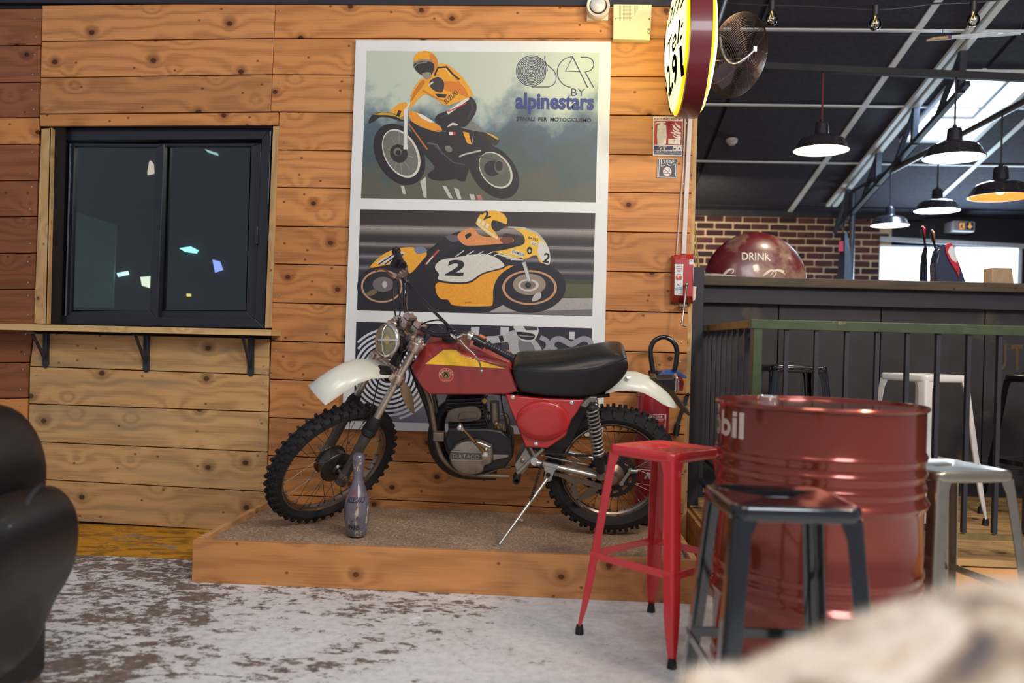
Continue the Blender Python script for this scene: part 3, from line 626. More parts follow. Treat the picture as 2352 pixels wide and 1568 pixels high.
# tan fork flap
mb=MB(); F_=[(918,878),(930,876),(940,890),(948,912),(950,938),(953,953),(942,944),(928,925),(920,902)]; mb.prism([fp(x,y,.07) for x,y in F_],FL*.006); o=mb.build('fork_flap',M('horn_tan',(184,158,124),.5,var=.2,scale=18),moto,smooth=0,bevel=.0015); o['label']='leaf shaped tan flap hanging behind the left fork leg'
# ---- tank
inner=[(944,842),(962,812),(981,787),(1015,782),(1052,789),(1100,802),(1171,829),(1182,865),(1187,897),(1163,904),(1075,905),(990,904),(966,884)]
outer=[(955,867),(965,852),(975,836),(1019,802),(1049,803),(1059,814),(1166,840),(1179,868),(1189,898),(1163,905),(1075,906),(985,905),(968,888)]
ro=[bp(x,y,.115) for x,y in outer]; ri=[bp(x,y,.055) for x,y in inner]
mb=MB(); mb.loft([[bmir(p) for p in ro],[bmir(p) for p in ri],ri,ro]); tank=mb.build('fuel_tank',TANK,moto,smooth=20,bevel=.006,seg=3)
# knee ridge on tank
mb=MB(); a_=[(1053,792),(1100,804),(1170,830),(1176,850),(1140,839),(1100,829),(1064,818),(1054,806)]; mb.prism([bp(x,y,.088) for x,y in a_],-BS*.14); mb.build('tank_ridge',M('tank_ridge_red',(166,56,58),.32,coat=.3),tank,smooth=20,bevel=.005)
mb=MB(); mb.poly([bp(x,y,.1168) for x,y in ((976.5,835.5),(1019,803.2),(1048.5,804),(1058,815),(1110,831),(1163,846.5),(1075,841))],(252,198,44)); mb.build('tank_stripe',fcol_mat('print_gloss',.35,.3),tank,smooth=0)
bc=bp(1024.5,861,.1172); bx=(bp(1040,861.8,.1172)-bc).normalized(); by=BS.cross(bx); by=by if by.z>0 else -by
mb=MB()
def disc(mb,c,ex,ey,r,off,n,col,nn,r0=None):
    P=[c+off*nn+(ex*math.cos(2*PI*k/n)+ey*math.sin(2*PI*k/n))*r for k in range(n)]; mb.poly(P,col)
for k,(r,c_) in enumerate(((.0325,(226,190,160)),(.031,(178,48,44)),(.0185,(226,190,160)),(.0172,(30,28,32)),(.0125,(206,180,60)),(.0112,(30,28,32)))): disc(mb,bc,bx,by,r,.0003*k,28,c_,BS)
for i,ch in enumerate('BULTACO'):
    th=rad(168-i*26.5); rr=.0208
    ex=bx*math.sin(th)-by*math.cos(th); ey=bx*math.cos(th)+by*math.sin(th)
    put_text(mb,ch,lambda x,y,ex=ex,ey=ey:bc+BS*.0022+ey*(rr+y)+ex*(x-.0034),.0068,.0082,(236,214,190),bold=.01)
for i,ch in enumerate('MANRESA'):
    th=rad(232+i*12.5); rr=.0285
    ex=-bx*math.sin(th)+by*math.cos(th); ey=-(bx*math.cos(th)+by*math.sin(th))
    put_text(mb,ch,lambda x,y,ex=ex,ey=ey:bc+BS*.0022-ey*(rr)+ey*y+ex*(x-.0018),.0036,.0055,(226,190,120))
put_text(mb,'b',lambda x,y:bc+BS*.0022+bx*(x-.005)+by*(y-.007),.009,.013,(214,190,70),bold=.02)
mb.build('tank_badge',fcol_mat('print_gloss'),tank,smooth=0)
mb=MB(); cc=bp(1033,782,.03); mb.lathe([(.036,-.015),(.036,-.003),(.034,.0),(.034,.014),(.036,.016),(.035,.021),(.02,.023),(.002,.023)],cc,BW,28); mb.build('fuel_cap',M('cap_black',(36,36,36),.55,var=.2),tank,smooth=35)
# ---- seat
so_=[(1176,846),(1215,850),(1262,851),(1315,850),(1363,845),(1405,835),(1438,822),(1445,842),(1437,862),(1396,902),(1344,911),(1268,909),(1201,902),(1189,890),(1180,866)]
si=[(1172,832),(1215,829),(1268,827),(1319,818),(1363,809),(1405,803),(1434,807),(1446,838),(1438,863),(1396,903),(1344,912),(1268,910),(1200,903),(1188,892),(1178,862)]
sm=[(.6*a+.4*c,.6*b+.4*d) for (a,b),(c,d) in zip(so_,si)]
R1=[bp(x,y,.128) for x,y in so_]; R2=[bp(x,y,.118) for x,y in sm]; R3=[bp(x,y,.085) for x,y in si]
cen=sum(R1,V((0,0,0)))/len(R1); R0=[cen+(p-cen)*.93+BS*.006 for p in R1]
def mm(R): return [bmir(p) for p in R]
mb=MB(); mb.loft([mm(R0),mm(R1),mm(R2),mm(R3),R3,R2,R1,R0]); seat=mb.build('seat',LEATH,moto,smooth=65); md=seat.modifiers.new('sub','SUBSURF'); md.levels=md.render_levels=2
mb=MB(); mb.tube(smooth_path([p+BS*.001 for p in R1[:7]],4),.0032,6); mb.build('piping',BLKS,seat,smooth=50)
mb=MB(); mb.prism([bp(x,y,.055) for x,y in ((1195,905),(1350,914),(1348,945),(1330,985),(1312,1020),(1290,1042),(1240,1040),(1205,1020))],-BS*.11); mb.build('air_box',BLKM,moto,smooth=0,bevel=.006)
# ---- side cover
sc=[(1160,903),(1200,908),(1262,913),(1344,915),(1330,940),(1314,961),(1300,999),(1258,1028),(1207,1025),(1188,978),(1169,931)]
Rb=[bp(x,y,.098) for x,y in sc]; cen=sum(Rb,V((0,0,0)))/len(Rb)
mb=MB(); mb.loft([Rb,[cen+(p-cen)*.985+BS*.012 for p in Rb],[cen+(p-cen)*.95+BS*.017 for p in Rb]]); cov=mb.build('side_cover',COVR,moto,smooth=35,bevel=.002); cov['label']='bright red side cover with a raised disc'
dc=bp(1247,966,.117); ex=(bp(1309,966,.117)-dc); ey=(bp(1247,920,.117)-dc)
mb=MB(); mb.loft([[dc+ex*math.cos(t)*k*1.0+ey*math.sin(t)*k+BS*h for t in [2*PI*i/40 for i in range(40)]] for k,h in ((1.0,-.004),(.985,.006),(.93,.012),(.6,.015),(.05,.0165))]); mb.build('raised_disc',COVR,cov,smooth=70)
mb=MB()
for x,y in ((1178,911.5),(1314,924),(1231.5,1019)): mb.lathe([(.010,0),(.010,.002),(.006,.003),(.006,.008),(.0008,.009)],bp(x,y,.114),BS,12)
mb.build('screw',CHR,cov,smooth=35)
# ---- rear fender
cr=[(1418,850),(1437,852),(1465,854),(1497,866),(1522,884),(1541,903),(1551,920),(1554,931)]
lp=[(1390,902),(1420,896),(1452,895),(1478,900),(1506,915),(1522,926),(1535,932),(1550,935)]
rf=fender(cr,lp,lambda x,y:bp(x,y,.0),lambda x,y:bp(x,y,.075),lambda c:BS,.004,'mudguard',WPL,BW); rf['label']='white plastic rear mudguard'
mb=MB(); mb.lathe([(.011,0),(.011,.003),(.006,.004),(.006,.008)],bp(1442,867,.055),(BS+BW*.6),10); mb.build('mudguard_bolt',CHR,moto,smooth=30)
# tail light & bracket
mb=MB(); mb.prism([bp(x,y,.028) for x,y in ((1494,866),(1505,866),(1530,884),(1548,900),(1560,920),(1585,950),(1583,956),(1570,946),(1550,924),(1535,903),(1515,886))],-BS*.055); mb.build('plate_bracket',M('olive_metal',(92,82,60),.3,.7,var=.25,scale=30),moto,smooth=0,bevel=.002)
mb=MB(); P=[bp(x,y,.03) for x,y in ((1503,870),(1548,868),(1553,882),(1549,899),(1530,892),(1512,880))]; mb.prism(P,-BS*.06); tl=mb.build('tail_light',BLKM,moto,smooth=0,bevel=.006)
mb=MB(); mb.prism([bp(x,y,.032) for x,y in ((1552,868),(1558,867),(1560,898),(1551,899))],-BS*.064); mb.build('light_trim',CHR,tl,smooth=0,bevel=.002)
mb=MB(); mb.prism([bp(x,y,.030) for x,y in ((1559,869),(1569,872),(1572,880),(1568,899),(1560,898))],-BS*.06); mb.build('light_lens',M('amber_lens',(92,36,32),.15,coat=.6),tl,smooth=0,bevel=.003)
# ---- frame, engine
def bt(pts,r,s=None,n=10,sm_=True):
    P=[bp(p[0],p[1],p[2] if len(p)>2 else s) for p in pts]; return smooth_path(P) if sm_ and len(P)>2 else P
TANB=M('frame_tan',(120,104,86),.4,.5,var=.25,scale=22)
fr_=MB(); fr_.tube(bt([(944,830),(955,862),(970,900),(985,940),(996,985)],0,.0),.016,12); fr_.build('frame_tube',BLKM,moto,smooth=45)
fr_=MB(); fr_.tube(bt([(972,880),(988,925),(996,970),(1003,1014),(1013,1046),(1030,1067),(1051,1082),(1079,1089.5),(1110,1092),(1170,1094)],0,.055),.0105,12); fr_.build('frame_tube',TANB,moto,smooth=45)
fr_=MB(); fr_.tube([bmir(p) for p in bt([(972,880),(988,925),(996,970),(1003,1014),(1013,1046),(1030,1067),(1051,1082),(1079,1089.5),(1110,1092),(1170,1094)],0,.055)],.0105,12); fr_.build('frame_tube',TANB,moto,smooth=45)
fr_=MB(); fr_.tube(bt([(1112,1088),(1135,1080),(1150,1069),(1163,1056)],0,.05),.0055,8); fr_.build('frame_brace',TANB,moto,smooth=45)
fr_=MB(); fr_.tube(bt([(955,850),(1050,885),(1180,905),(1300,912),(1400,905)],0,.04),.013,10); fr_.tube([bmir(p) for p in bt([(955,850),(1050,885),(1180,905),(1300,912),(1400,905)],0,.04)],.013,10); fr_.build('frame_tube',BLKM,moto,smooth=45)
for s in (1,-1):
    pts=bt([(1249,1029),(1189,1086)],0,.065); pts2=bt([(1218,1026),(1229,1049)],0,.065)
    pt3=bt([(1215,1015),(1200,960),(1185,905)],0,.05)
    if s<0: pts=[bmir(p) for p in pts]; pts2=[bmir(p) for p in pts2]; pt3=[bmir(p) for p in pt3]
    fr_=MB(); fr_.tube(pts,.0105,10); fr_.tube(pts2,.008,10); fr_.tube(pt3,.011,10); fr_.build('frame_tube',SILV,moto,smooth=45)
mb=MB(); mb.prism([bp(x,y,.060) for x,y in ((1208,1027),(1218,1047),(1224,1058),(1199,1091),(1187,1083),(1182,1067),(1187,1060))],-BS*.12); mb.build('frame_plate',SILV,moto,smooth=0,bevel=.003)
mb=MB(); mb.lathe([(.010,0),(.012,.004),(.007,.008)],bp(1200,1057,.062),BS,6); mb.build('frame_bolt',ALUD,moto,smooth=30)
mb=MB(); mb.lathe([(.018,-.03),(.018,.03),(.010,.03),(.010,.0)],bp(1187,1098,.08),BS,14); mb.build('footpeg',BLKM,moto,smooth=30)
# exhaust pipe
mb=MB(); mb.tube(bt([(1035,925),(1012,950),(1001,985),(1003,1025),(1020,1058),(1050,1078),(1090,1084),(1135,1083)],0,-.07),[.026,.032,.038,.041,.043,.043,.042,.04]+[.04]*21,14) if False else None
P=bt([(1035,925),(1012,950),(1003,985),(1006,1025),(1024,1056),(1052,1074),(1090,1079),(1140,1080)],0,-.07); mb.tube(P,[.024+.022*min(1,i/12) for i in range(len(P))],16); mb.build('exhaust',BLKM,moto,smooth=50)
# crankcase
mb=MB(); ck=[(1030,985),(1060,985),(1118,985),(1150,990),(1175,1010),(1178,1050),(1160,1075),(1110,1085),(1050,1080),(1030,1050),(1022,1010)]
mb.prism([bp(x,y,.075) for x,y in ck],-BS*.15); eng=mb.build('engine',BLKM,moto,smooth=30,bevel=.008)
ck=[(1033,1047),(1038,1030),(1052,1014),(1078,1006),(1105,1009),(1124,1017),(1132,1022),(1132,1056),(1116,1064),(1110,1078),(1095,1084),(1070,1084),(1050,1075),(1038,1062)]
Rc=smooth_path([bp(x,y,.078) for x,y in ck+ck[:1]],3)[:-1]; cen=sum(Rc,V((0,0,0)))/len(Rc)
mb=MB(); mb.loft([Rc,[p+BS*.018 for p in Rc],[cen+(p-cen)*.94+BS*.028 for p in Rc],[cen+(p-cen)*.6+BS*.032 for p in Rc]]); cl=mb.build('clutch_cover',ALU,eng,smooth=50,bevel=.003)
mb=MB(); 
for e in (((1037,1036),(1110,1037.5)),((1037,1056),(1108,1057))): mb.bar(bp(*e[0],.112),bp(*e[1],.112),.003,.004)
e0=bp(1036,1055,.1105)
ex=(bp(1108,1056.5,.1105)-e0); ey=(bp(1036,1038.5,.1105)-e0)
mb.build('cover_rib',ALU,eng,smooth=0)
mb=MB(); mb.prism([e0+ex*.02,e0+ex*.98,e0+ex*.98+ey*.95,e0+ex*.02+ey*.95],-BS*.004); mb.build('name_recess',M('recess_dark',(96,88,80),.5,.6),eng,smooth=0)
mb=MB(); put_text(mb,'BULTACO',lambda x,y:e0+ex*(.06+x)+ey*(.22+y)+BS*.0015,.84,.58,bold=.0); mb.build('cast_lettering',M('letter_alu',(176,166,154),.35,.8),eng,smooth=0)
mb=MB(); mb.prism([bp(x,y,.085) for x,y in ((1132,1044),(1168,1045),(1168,1050),(1132,1058))],-BS*.02); mb.build('gear_lever',ALU,eng,smooth=0,bevel=.003)
# cylinder, fins, head
mb=MB(); mb.prism([bp(x,y,.055) for x,y in ((1024,915),(1105,910),(1120,985),(1030,990))],-BS*.11)
cyl=mb.build('cylinder',BLKM,eng,smooth=0,bevel=.006)
for i in range(9):
    y=918+i*8.2; mb=MB(); f_=[(1023+i*.9,y),(1107+i*1.3,y-4),(1107+i*1.3,y-2.2),(1023+i*.9,y+1.8)]; mb.prism([bp(px,py,.070) for px,py in f_],-BS*.15); mb.build('fin',BLKM,eng,smooth=0)
mb=MB(); hd=[(1026,966),(1027,950),(1036,940),(1056,935),(1080,932),(1096,934),(1105,944),(1105,956),(1098,963),(1060,968)]; Rc=[V((p.x,p.y,p.z)) for p in smooth_path([bp(x,y,.078) for x,y in hd+hd[:1]],3)[:-1]]; cen=sum(Rc,V((0,0,0)))/len(Rc)
mb.loft([Rc,[cen+(p-cen)*.97+BS*.008 for p in Rc],[cen+(p-cen)*.8+BS*.010 for p in Rc]]); mb.build('cylinder_side',M('warm_grey_metal',(98,88,78),.5,.5,var=.15),eng,smooth=40)
mb=MB(); hd=[(1052,962),(1054,950),(1064,946),(1090,946),(1098,952),(1097,959)]; Rc=[bp(x,y,.090) for x,y in hd]; cen=sum(Rc,V((0,0,0)))/len(Rc); mb.loft([Rc,[cen+(p-cen)*.92+BS*.005 for p in Rc]]); mb.build('side_boss',M('warm_grey_metal',(98,88,78),.5,.5),eng,smooth=40)
mb=MB(); mb.prism([bp(x,y,.07) for x,y in ((1104,921),(1112,913),(1122,920),(1113,929))],-BS*.012); mb.build('flange',BRASS,eng,smooth=0,bevel=.003)
mb=MB(); mb.bar(bp(1008,991,.06),bp(1008,1011,.06),.05,.03,up=BS); mb.build('engine_mount',ALUD,moto,smooth=0,bevel=.004)
# carburettor
mb=MB(); mb.tube(bt([(1136,922),(1138,968)],0,.045),[.021,.020],12); mb.tube(bt([(1112,958),(1132,957)],0,.03),.020,12); mb.box(bp(1150,978,.03),(.05,.04,.035),(BU,BS,BW)); mb.lathe([(.009,0),(.009,.02),(.005,.024)],bp(1140,970,.06),BS,10)
mb.tube(bt([(1150,950),(1162,953),(1168,972)],0,.05),.009,8); ca=mb.build('carburettor',ALUD,eng,smooth=40)
mb=MB(); mb.tube(bt([(1144,976),(1146,990)],0,.045),.011,10); mb.tube(bt([(1155,975),(1157,988)],0,.045),.008,10); mb.build('float_bowl',BRASS,eng,smooth=40)
for r_ in range(3):
    mb=MB(); mb.ring(bp(1117+r_*6,957,.03),BU,.022,.004,16,6); mb.build('intake_ring',RUB,eng,smooth=50)
mb=MB(); mb.prism([bp(x,y,.04) for x,y in ((1110,985),(1165,975),(1180,1030),(1150,1040),(1120,1020))],-BS*.08); mb.build('gearbox_top',BLKM,eng,smooth=0,bevel=.006)
for pts in ([(1150,905),(1155,940),(1163,975),(1170,1010)],[(1120,908),(1108,930),(1130,1000),(1160,1035)]):
    mb=MB(); mb.tube(bt(pts,0,.06),.0035,6); mb.build('cable',BLKM,moto,smooth=40)
mb=MB(); mb.tube(bt([(1115,1043),(1109,1032),(1060,982)],0,.125),[.009]*3+[.0085]*6,10,flat=.7) if False else mb.tube(bt([(1115,1042),(1062,984)],0,.125,sm_=False),[.0125,.0095],10,flat=.6)
kl=mb.build('kick_lever',BRASS,eng,smooth=45)
mb=MB(); mb.lathe([(.014,-.012),(.016,-.008),(.016,.010),(.008,.014)],bp(1115,1044,.128),BS,14); mb.build('lever_joint',CHR,eng,smooth=40); mb=MB(); mb.ball(bp(1117,1030,.118),.010,10,8); mb.build('cover_boss',CHR,eng,smooth=40); mb=MB(); mb.lathe([(.010,-.014),(.012,-.010),(.012,.022),(.007,.026)],bp(1057,979,.124),BS,12); mb.tube(bt([(1055,975),(1064,988)],0,.13,sm_=False),.009,8); mb.build('lever_joint',CHR,eng,smooth=40)
# ---- swingarm, chain, sprocket
mb=MB(); mb.tube(bt([(1232,1062),(1376,1094)],0,.095,sm_=False),.0135,14); mb.tube([bmir(p) for p in bt([(1232,1062),(1376,1094)],0,.095,sm_=False)],.0135,14); mb.tube(bt([(1228,1060,.1),(1228,1060,-.1)],0,sm_=False),.018,12); sa=mb.build('swingarm',SILV,moto,smooth=45)
mb=MB(); 
for x,y in ((1380,1091),): mb.lathe([(.008,-.015),(.020,-.015),(.020,.016),(.008,.016)],bp(x,y,.10),BS,16)
mb.prism([bp(x,y,.098) for x,y in ((1283,1068),(1309,1068),(1316,1058),(1322,1057),(1330,1072),(1362,1076),(1376,1088),(1372,1094),(1283,1074))],-BS*.006); mb.build('swingarm_lug',ALUD,moto,smooth=35)
ol=[(1272,1083),(1310,1092),(1385,1112),(1392,1120),(1368,1136),(1328,1151),(1321,1148),(1314,1130),(1309,1108),(1290,1096),(1272,1092)]
hole=[(1322,1111),(1354,1122),(1352,1126),(1333,1138),(1329,1136)]
# plate with opening made of strips
mb=MB()
for q in ([(1272,1083),(1322,1096),(1320,1107),(1309,1106),(1290,1096),(1272,1092)],[(1320,1095),(1385,1112),(1392,1120),(1372,1124),(1354,1116),(1320,1107)],[(1309,1104),(1321,1108),(1331,1143),(1328,1151),(1321,1148),(1314,1130)],[(1354,1118),(1374,1124),(1368,1136),(1330,1151),(1332,1140)]): mb.prism([bp(x,y,.088) for x,y in q],-BS*.004)
for x,y in ((1314,1112),(1326,1146),(1370,1130)): mb.lathe([(.0045,0),(.0045,.003)],bp(x,y,.088),BS,8,1)
mb.build('chain_guide',[ALUD,BLKM],moto,smooth=0)
ac=CR+BS*.06
def ring_plate(mb,c,R,r,th,n,teeth=0):
    A,B_,n_=basis(BS,BW)
    K=n
    for i in range(K):
        a0,a1=2*PI*i/K,2*PI*(i+1)/K
        def q(a,rr,s): return c+(A*math.cos(a)+B_*math.sin(a))*rr+n_*s
        mb.hexa([q(a0,r,0),q(a1,r,0),q(a1,R,0),q(a0,R,0),q(a0,r,th),q(a1,r,th),q(a1,R,th),q(a0,R,th)])
        if teeth: am=(a0+a1)/2; mb.hexa([q(a0+.2*(a1-a0),R-.001,0),q(a0+.8*(a1-a0),R-.001,0),q(a0+.65*(a1-a0),R+.006,.001),q(a0+.35*(a1-a0),R+.006,.001),q(a0+.2*(a1-a0),R-.001,th),q(a0+.8*(a1-a0),R-.001,th),q(a0+.65*(a1-a0),R+.006,th-.001),q(a0+.35*(a1-a0),R+.006,th-.001)])
mb=MB(); ring_plate(mb,ac,.110,.094,.005,48,1); ring_plate(mb,ac,.078,.060,.005,24)
A,B_,_=basis(BS,BW)
for i in range(12): 
    a0=2*PI*i/12; mb.bar(ac+(A*math.cos(a0)+B_*math.sin(a0))*.076+BS*.0025,ac+(A*math.cos(a0)+B_*math.sin(a0))*.096+BS*.0025,.016,.005,up=BS)
mb.build('sprocket',BLKM,rw,smooth=0)
mb=MB(); mb.lathe([(.058,-.02),(.056,.006),(.044,.018),(.030,.026),(.030,.034),(.016,.036)],ac,BS,28); mb.build('hub_cover',M('hub_warm',(132,112,98),.36,.8,var=.15),rw,smooth=40)
mb=MB(); mb.lathe([(.020,0),(.022,.006),(.022,.014),(.010,.016)],CR+BS*.105,BS,16); mb.lathe([(.015,0),(.016,.004),(.016,.012),(.004,.014)],bp(1397,1123,.10),BS,14); mb.tube([CR-BS*.12,CR+BS*.12],.009,10); mb.build('axle_nut',ALUD,moto,smooth=35)
mb=MB(); P=bt([(1252,1040,.085),(1300,1043,.085),(1350,1046,.08),(1398,1044,.075)],0); 
for i in range(44):
    t=i/43*(len(P)-1); k=min(int(t),len(P)-2); c=P[k].lerp(P[k+1],t-k); d_=(P[k+1]-P[k]).normalized(); mb.bar(c-d_*.0045,c+d_*.0045,.008 if i%2 else .005,.009,up=BW)
P=bt([(1262,1075,.08),(1320,1100,.078),(1372,1128,.075)],0)
for i in range(32):
    t=i/31*(len(P)-1); k=min(int(t),len(P)-2); c=P[k].lerp(P[k+1],t-k); d_=(P[k+1]-P[k]).normalized(); mb.bar(c-d_*.0045,c+d_*.0045,.008 if i%2 else .005,.009,up=BW)
mb.build('chain',M('chain_dark',(70,62,58),.4,.7,var=.2),moto,smooth=0)
mb=MB(); mb.tube(bt([(1243,1046),(1300,1058),(1372,1072)],0,.06),.004,6); mb.build('brake_rod',SILV,moto,smooth=40)
mb=MB(); mb.bar(bp(1427,1110,.09),bp(1448,1080,.09),.013,.006,up=BS); mb.lathe([(.010,-.004),(.010,.006)],bp(1427,1110,.092),BS,12); mb.lathe([(.011,-.004),(.011,.006)],bp(1448,1080,.092),BS,12); mb.tube(bt([(1449,1081),(1465,1081.5)],0,.098,sm_=False),.0065,10); mb.build('brake_arm',SILV,moto,smooth=35)
# ---- shock absorbers
def shock(ss):
    f=(lambda p:bmir(p)) if ss<0 else (lambda p:p)
    a0=f(bp(1358,926,.125)); b0=f(bp(1381,1088,.125)); ax=(b0-a0).normalized(); Ln=(b0-a0).length
    mb=MB(); mb.lathe([(.008,.0),(.018,.010),(.024,.016),(.024,.024),(.012,.028),(.012,Ln-.11),(.026,Ln-.10),(.029,Ln-.092),(.024,Ln-.08),(.020,Ln-.03),(.014,Ln-.005)],a0,ax,18)
    o=mb.build('shock_absorber',BLKM,moto,smooth=40)
    mb=MB(); A,B_,n_=basis(ax); tn=11.5; K=int(tn*14); s0=.028; s1=Ln-.098
    mb.tube([a0+n_*(s0+(s1-s0)*i/K)+(A*math.cos(2*PI*tn*i/K)+B_*math.sin(2*PI*tn*i/K))*.0262 for i in range(K+1)],.0036,6); mb.build('spring',SILV,o,smooth=50)
    mb=MB(); mb.lathe([(.011,-.016),(.012,-.01),(.012,.012),(.007,.014)],a0,BS*ss,12); mb.build('shock_mount',BLKM,o,smooth=40)
shock(1); shock(-1)
mb=MB(); mb.prism([bp(x,y,.136) for x,y in ((1333,932),(1343,920),(1356,911),(1372,912),(1370,922),(1356,928),(1346,937))],-BS*.03); mb.build('seat_bracket',ALU,moto,smooth=0,bevel=.004)
# ---- side stand
ft=onZ(1146,1251,SANDZ+.004)
mb=MB(); mb.prism([bp(x,y,.108) for x,y in ((1246,1062),(1283,1070),(1272,1086),(1266,1104),(1257,1107),(1249,1100),(1252,1084))],-BS*.012); mb.build('stand_bracket',M('bracket_pale',(168,170,168),.45,.4,var=.2,scale=50),moto,smooth=0,bevel=.002)
mb=MB(); mb.lathe([(.0105,0),(.0105,.004)],bp(1259,1090,.112),BS,14); mb.build('stand_bolt',BLKM,moto,smooth=30)
ps=bp(1256,1100,.112); mb=MB(); mb.tube([ps,ps.lerp(ft,.5),ft],[.0095,.0085,.0065],12); mb.box(ft+V((-.004,0,.002)),(.035,.022,.006)); mb.tube([ps.lerp(ft,.62),ps.lerp(ft,.62)+BU*.025+BW*-.004],.0055,8); mb.build('side_stand',SILV,moto,smooth=40)
mb=MB(); s0=bp(1246,1061,.118); s1=ps.lerp(ft,.36)+BS*.006; A,B_,n_=basis(s1-s0); Ln=(s1-s0).length; K=20*10
mb.tube([s0+n_*(.012+(Ln-.03)*i/K)+(A*math.cos(2*PI*20*i/K)+B_*math.sin(2*PI*20*i/K))*.0062 for i in range(K+1)],.0018,5); mb.tube([s0,s0+n_*.014],.003,6); mb.tube([s1-n_*.02,s1],.003,6); mb.build('stand_spring',BLKM,moto,smooth=40)
# ================================================================ PLINTH, SAND
PY=onZ(440,1336,0).y; PX0=onZ(440,1336,0).x; PX1=onZ(1602,1387,0).x; PH=.178
pl=thing('display_plinth','low wooden tray plinth of planed boards under the motorcycle','plinth',((PX0+PX1)/2,PY/2,0))
W8=wood('wood_plinth',(210,148,92),(138,84,48),knot=.07); W8y=wood('wood_plinth_side',(208,160,112),(138,92,58),grain='y',cross='z',knot=.07)
mb=MB(); mb.box(((PX0+PX1)/2,PY+.0135,PH/2),(PX1-PX0,.027,PH)); mb.build('front_board',W8,pl,smooth=0,bevel=.002)
for x in (PX0+.0135,PX1-.0135):
    mb=MB(); mb.box((x,(PY+.027-.004)/2,PH/2-.0005),(.027,-PY-.027-.004,PH-.001)); mb.build('side_board',W8y,pl,smooth=0,bevel=.002)
m,nt,b=newmat('sand'); tc=N(nt,'ShaderNodeTexCoord'); n1=noise(nt,tc.outputs['Object'],4,5,.6); n2=noise(nt,tc.outputs['Object'],95,5,.85)
c=ramp(nt,n2,[(.30,S(96,78,62)),(.48,S(168,138,112)),(.66,S(238,212,184))]); c=mixc(nt,ramp(nt,n1,[(.35,(.0,0,0)),(.7,(.5,.5,.5))]),c,S(120,92,72)); L(nt,c,b.inputs['Base Color']); b.inputs['Roughness'].default_value=.95; bump(nt,b,n2,.8,.006); SAND=m
mb=MB(); nx,ny=110,44; xa,xb,ya,yb=PX0+.028,PX1-.028,PY+.028,-.005
from mathutils import noise as mn
def sz(x,y):
    z=SANDZ-.004+.006*mn.noise(V((x*3,y*3,0)))+.004*mn.noise(V((x*9,y*9,3)))
    z-=.010*math.exp(-((y-ya)/.06)**2)*0
    z+=.000*math.exp(-((x-CF.x+.02)**2+(y-CF.y-.05)**2)/.012)
    return z
mb.add([(xa+(xb-xa)*i/nx,ya+(yb-ya)*j/ny,sz(xa+(xb-xa)*i/nx,ya+(yb-ya)*j/ny)) for j in range(ny+1) for i in range(nx+1)],[(j*(nx+1)+i,j*(nx+1)+i+1,(j+1)*(nx+1)+i+1,(j+1)*(nx+1)+i) for j in range(ny) for i in range(nx)])
mb.add([(xa,ya,.01),(xb,ya,.01),(xb,yb,.01),(xa,yb,.01)],[(0,1,2,3)])
for k in range(1500):
    x=rnd.uniform(xa+.01,xb-.01); y=rnd.uniform(ya+.01,yb-.01); r=rnd.uniform(.0012,.0038); z=sz(x,y)
    mb.add([(x-r,y-r,z-.001),(x+r,y-r*.6,z-.001),(x+r*.4,y+r,z-.001),(x,y,z+r*1.1)],[(0,1,3),(1,2,3),(2,0,3)])
tag(mb.build('sand',SAND,smooth=30),'coarse grey brown sand filling the wooden plinth','sand',kind='stuff')
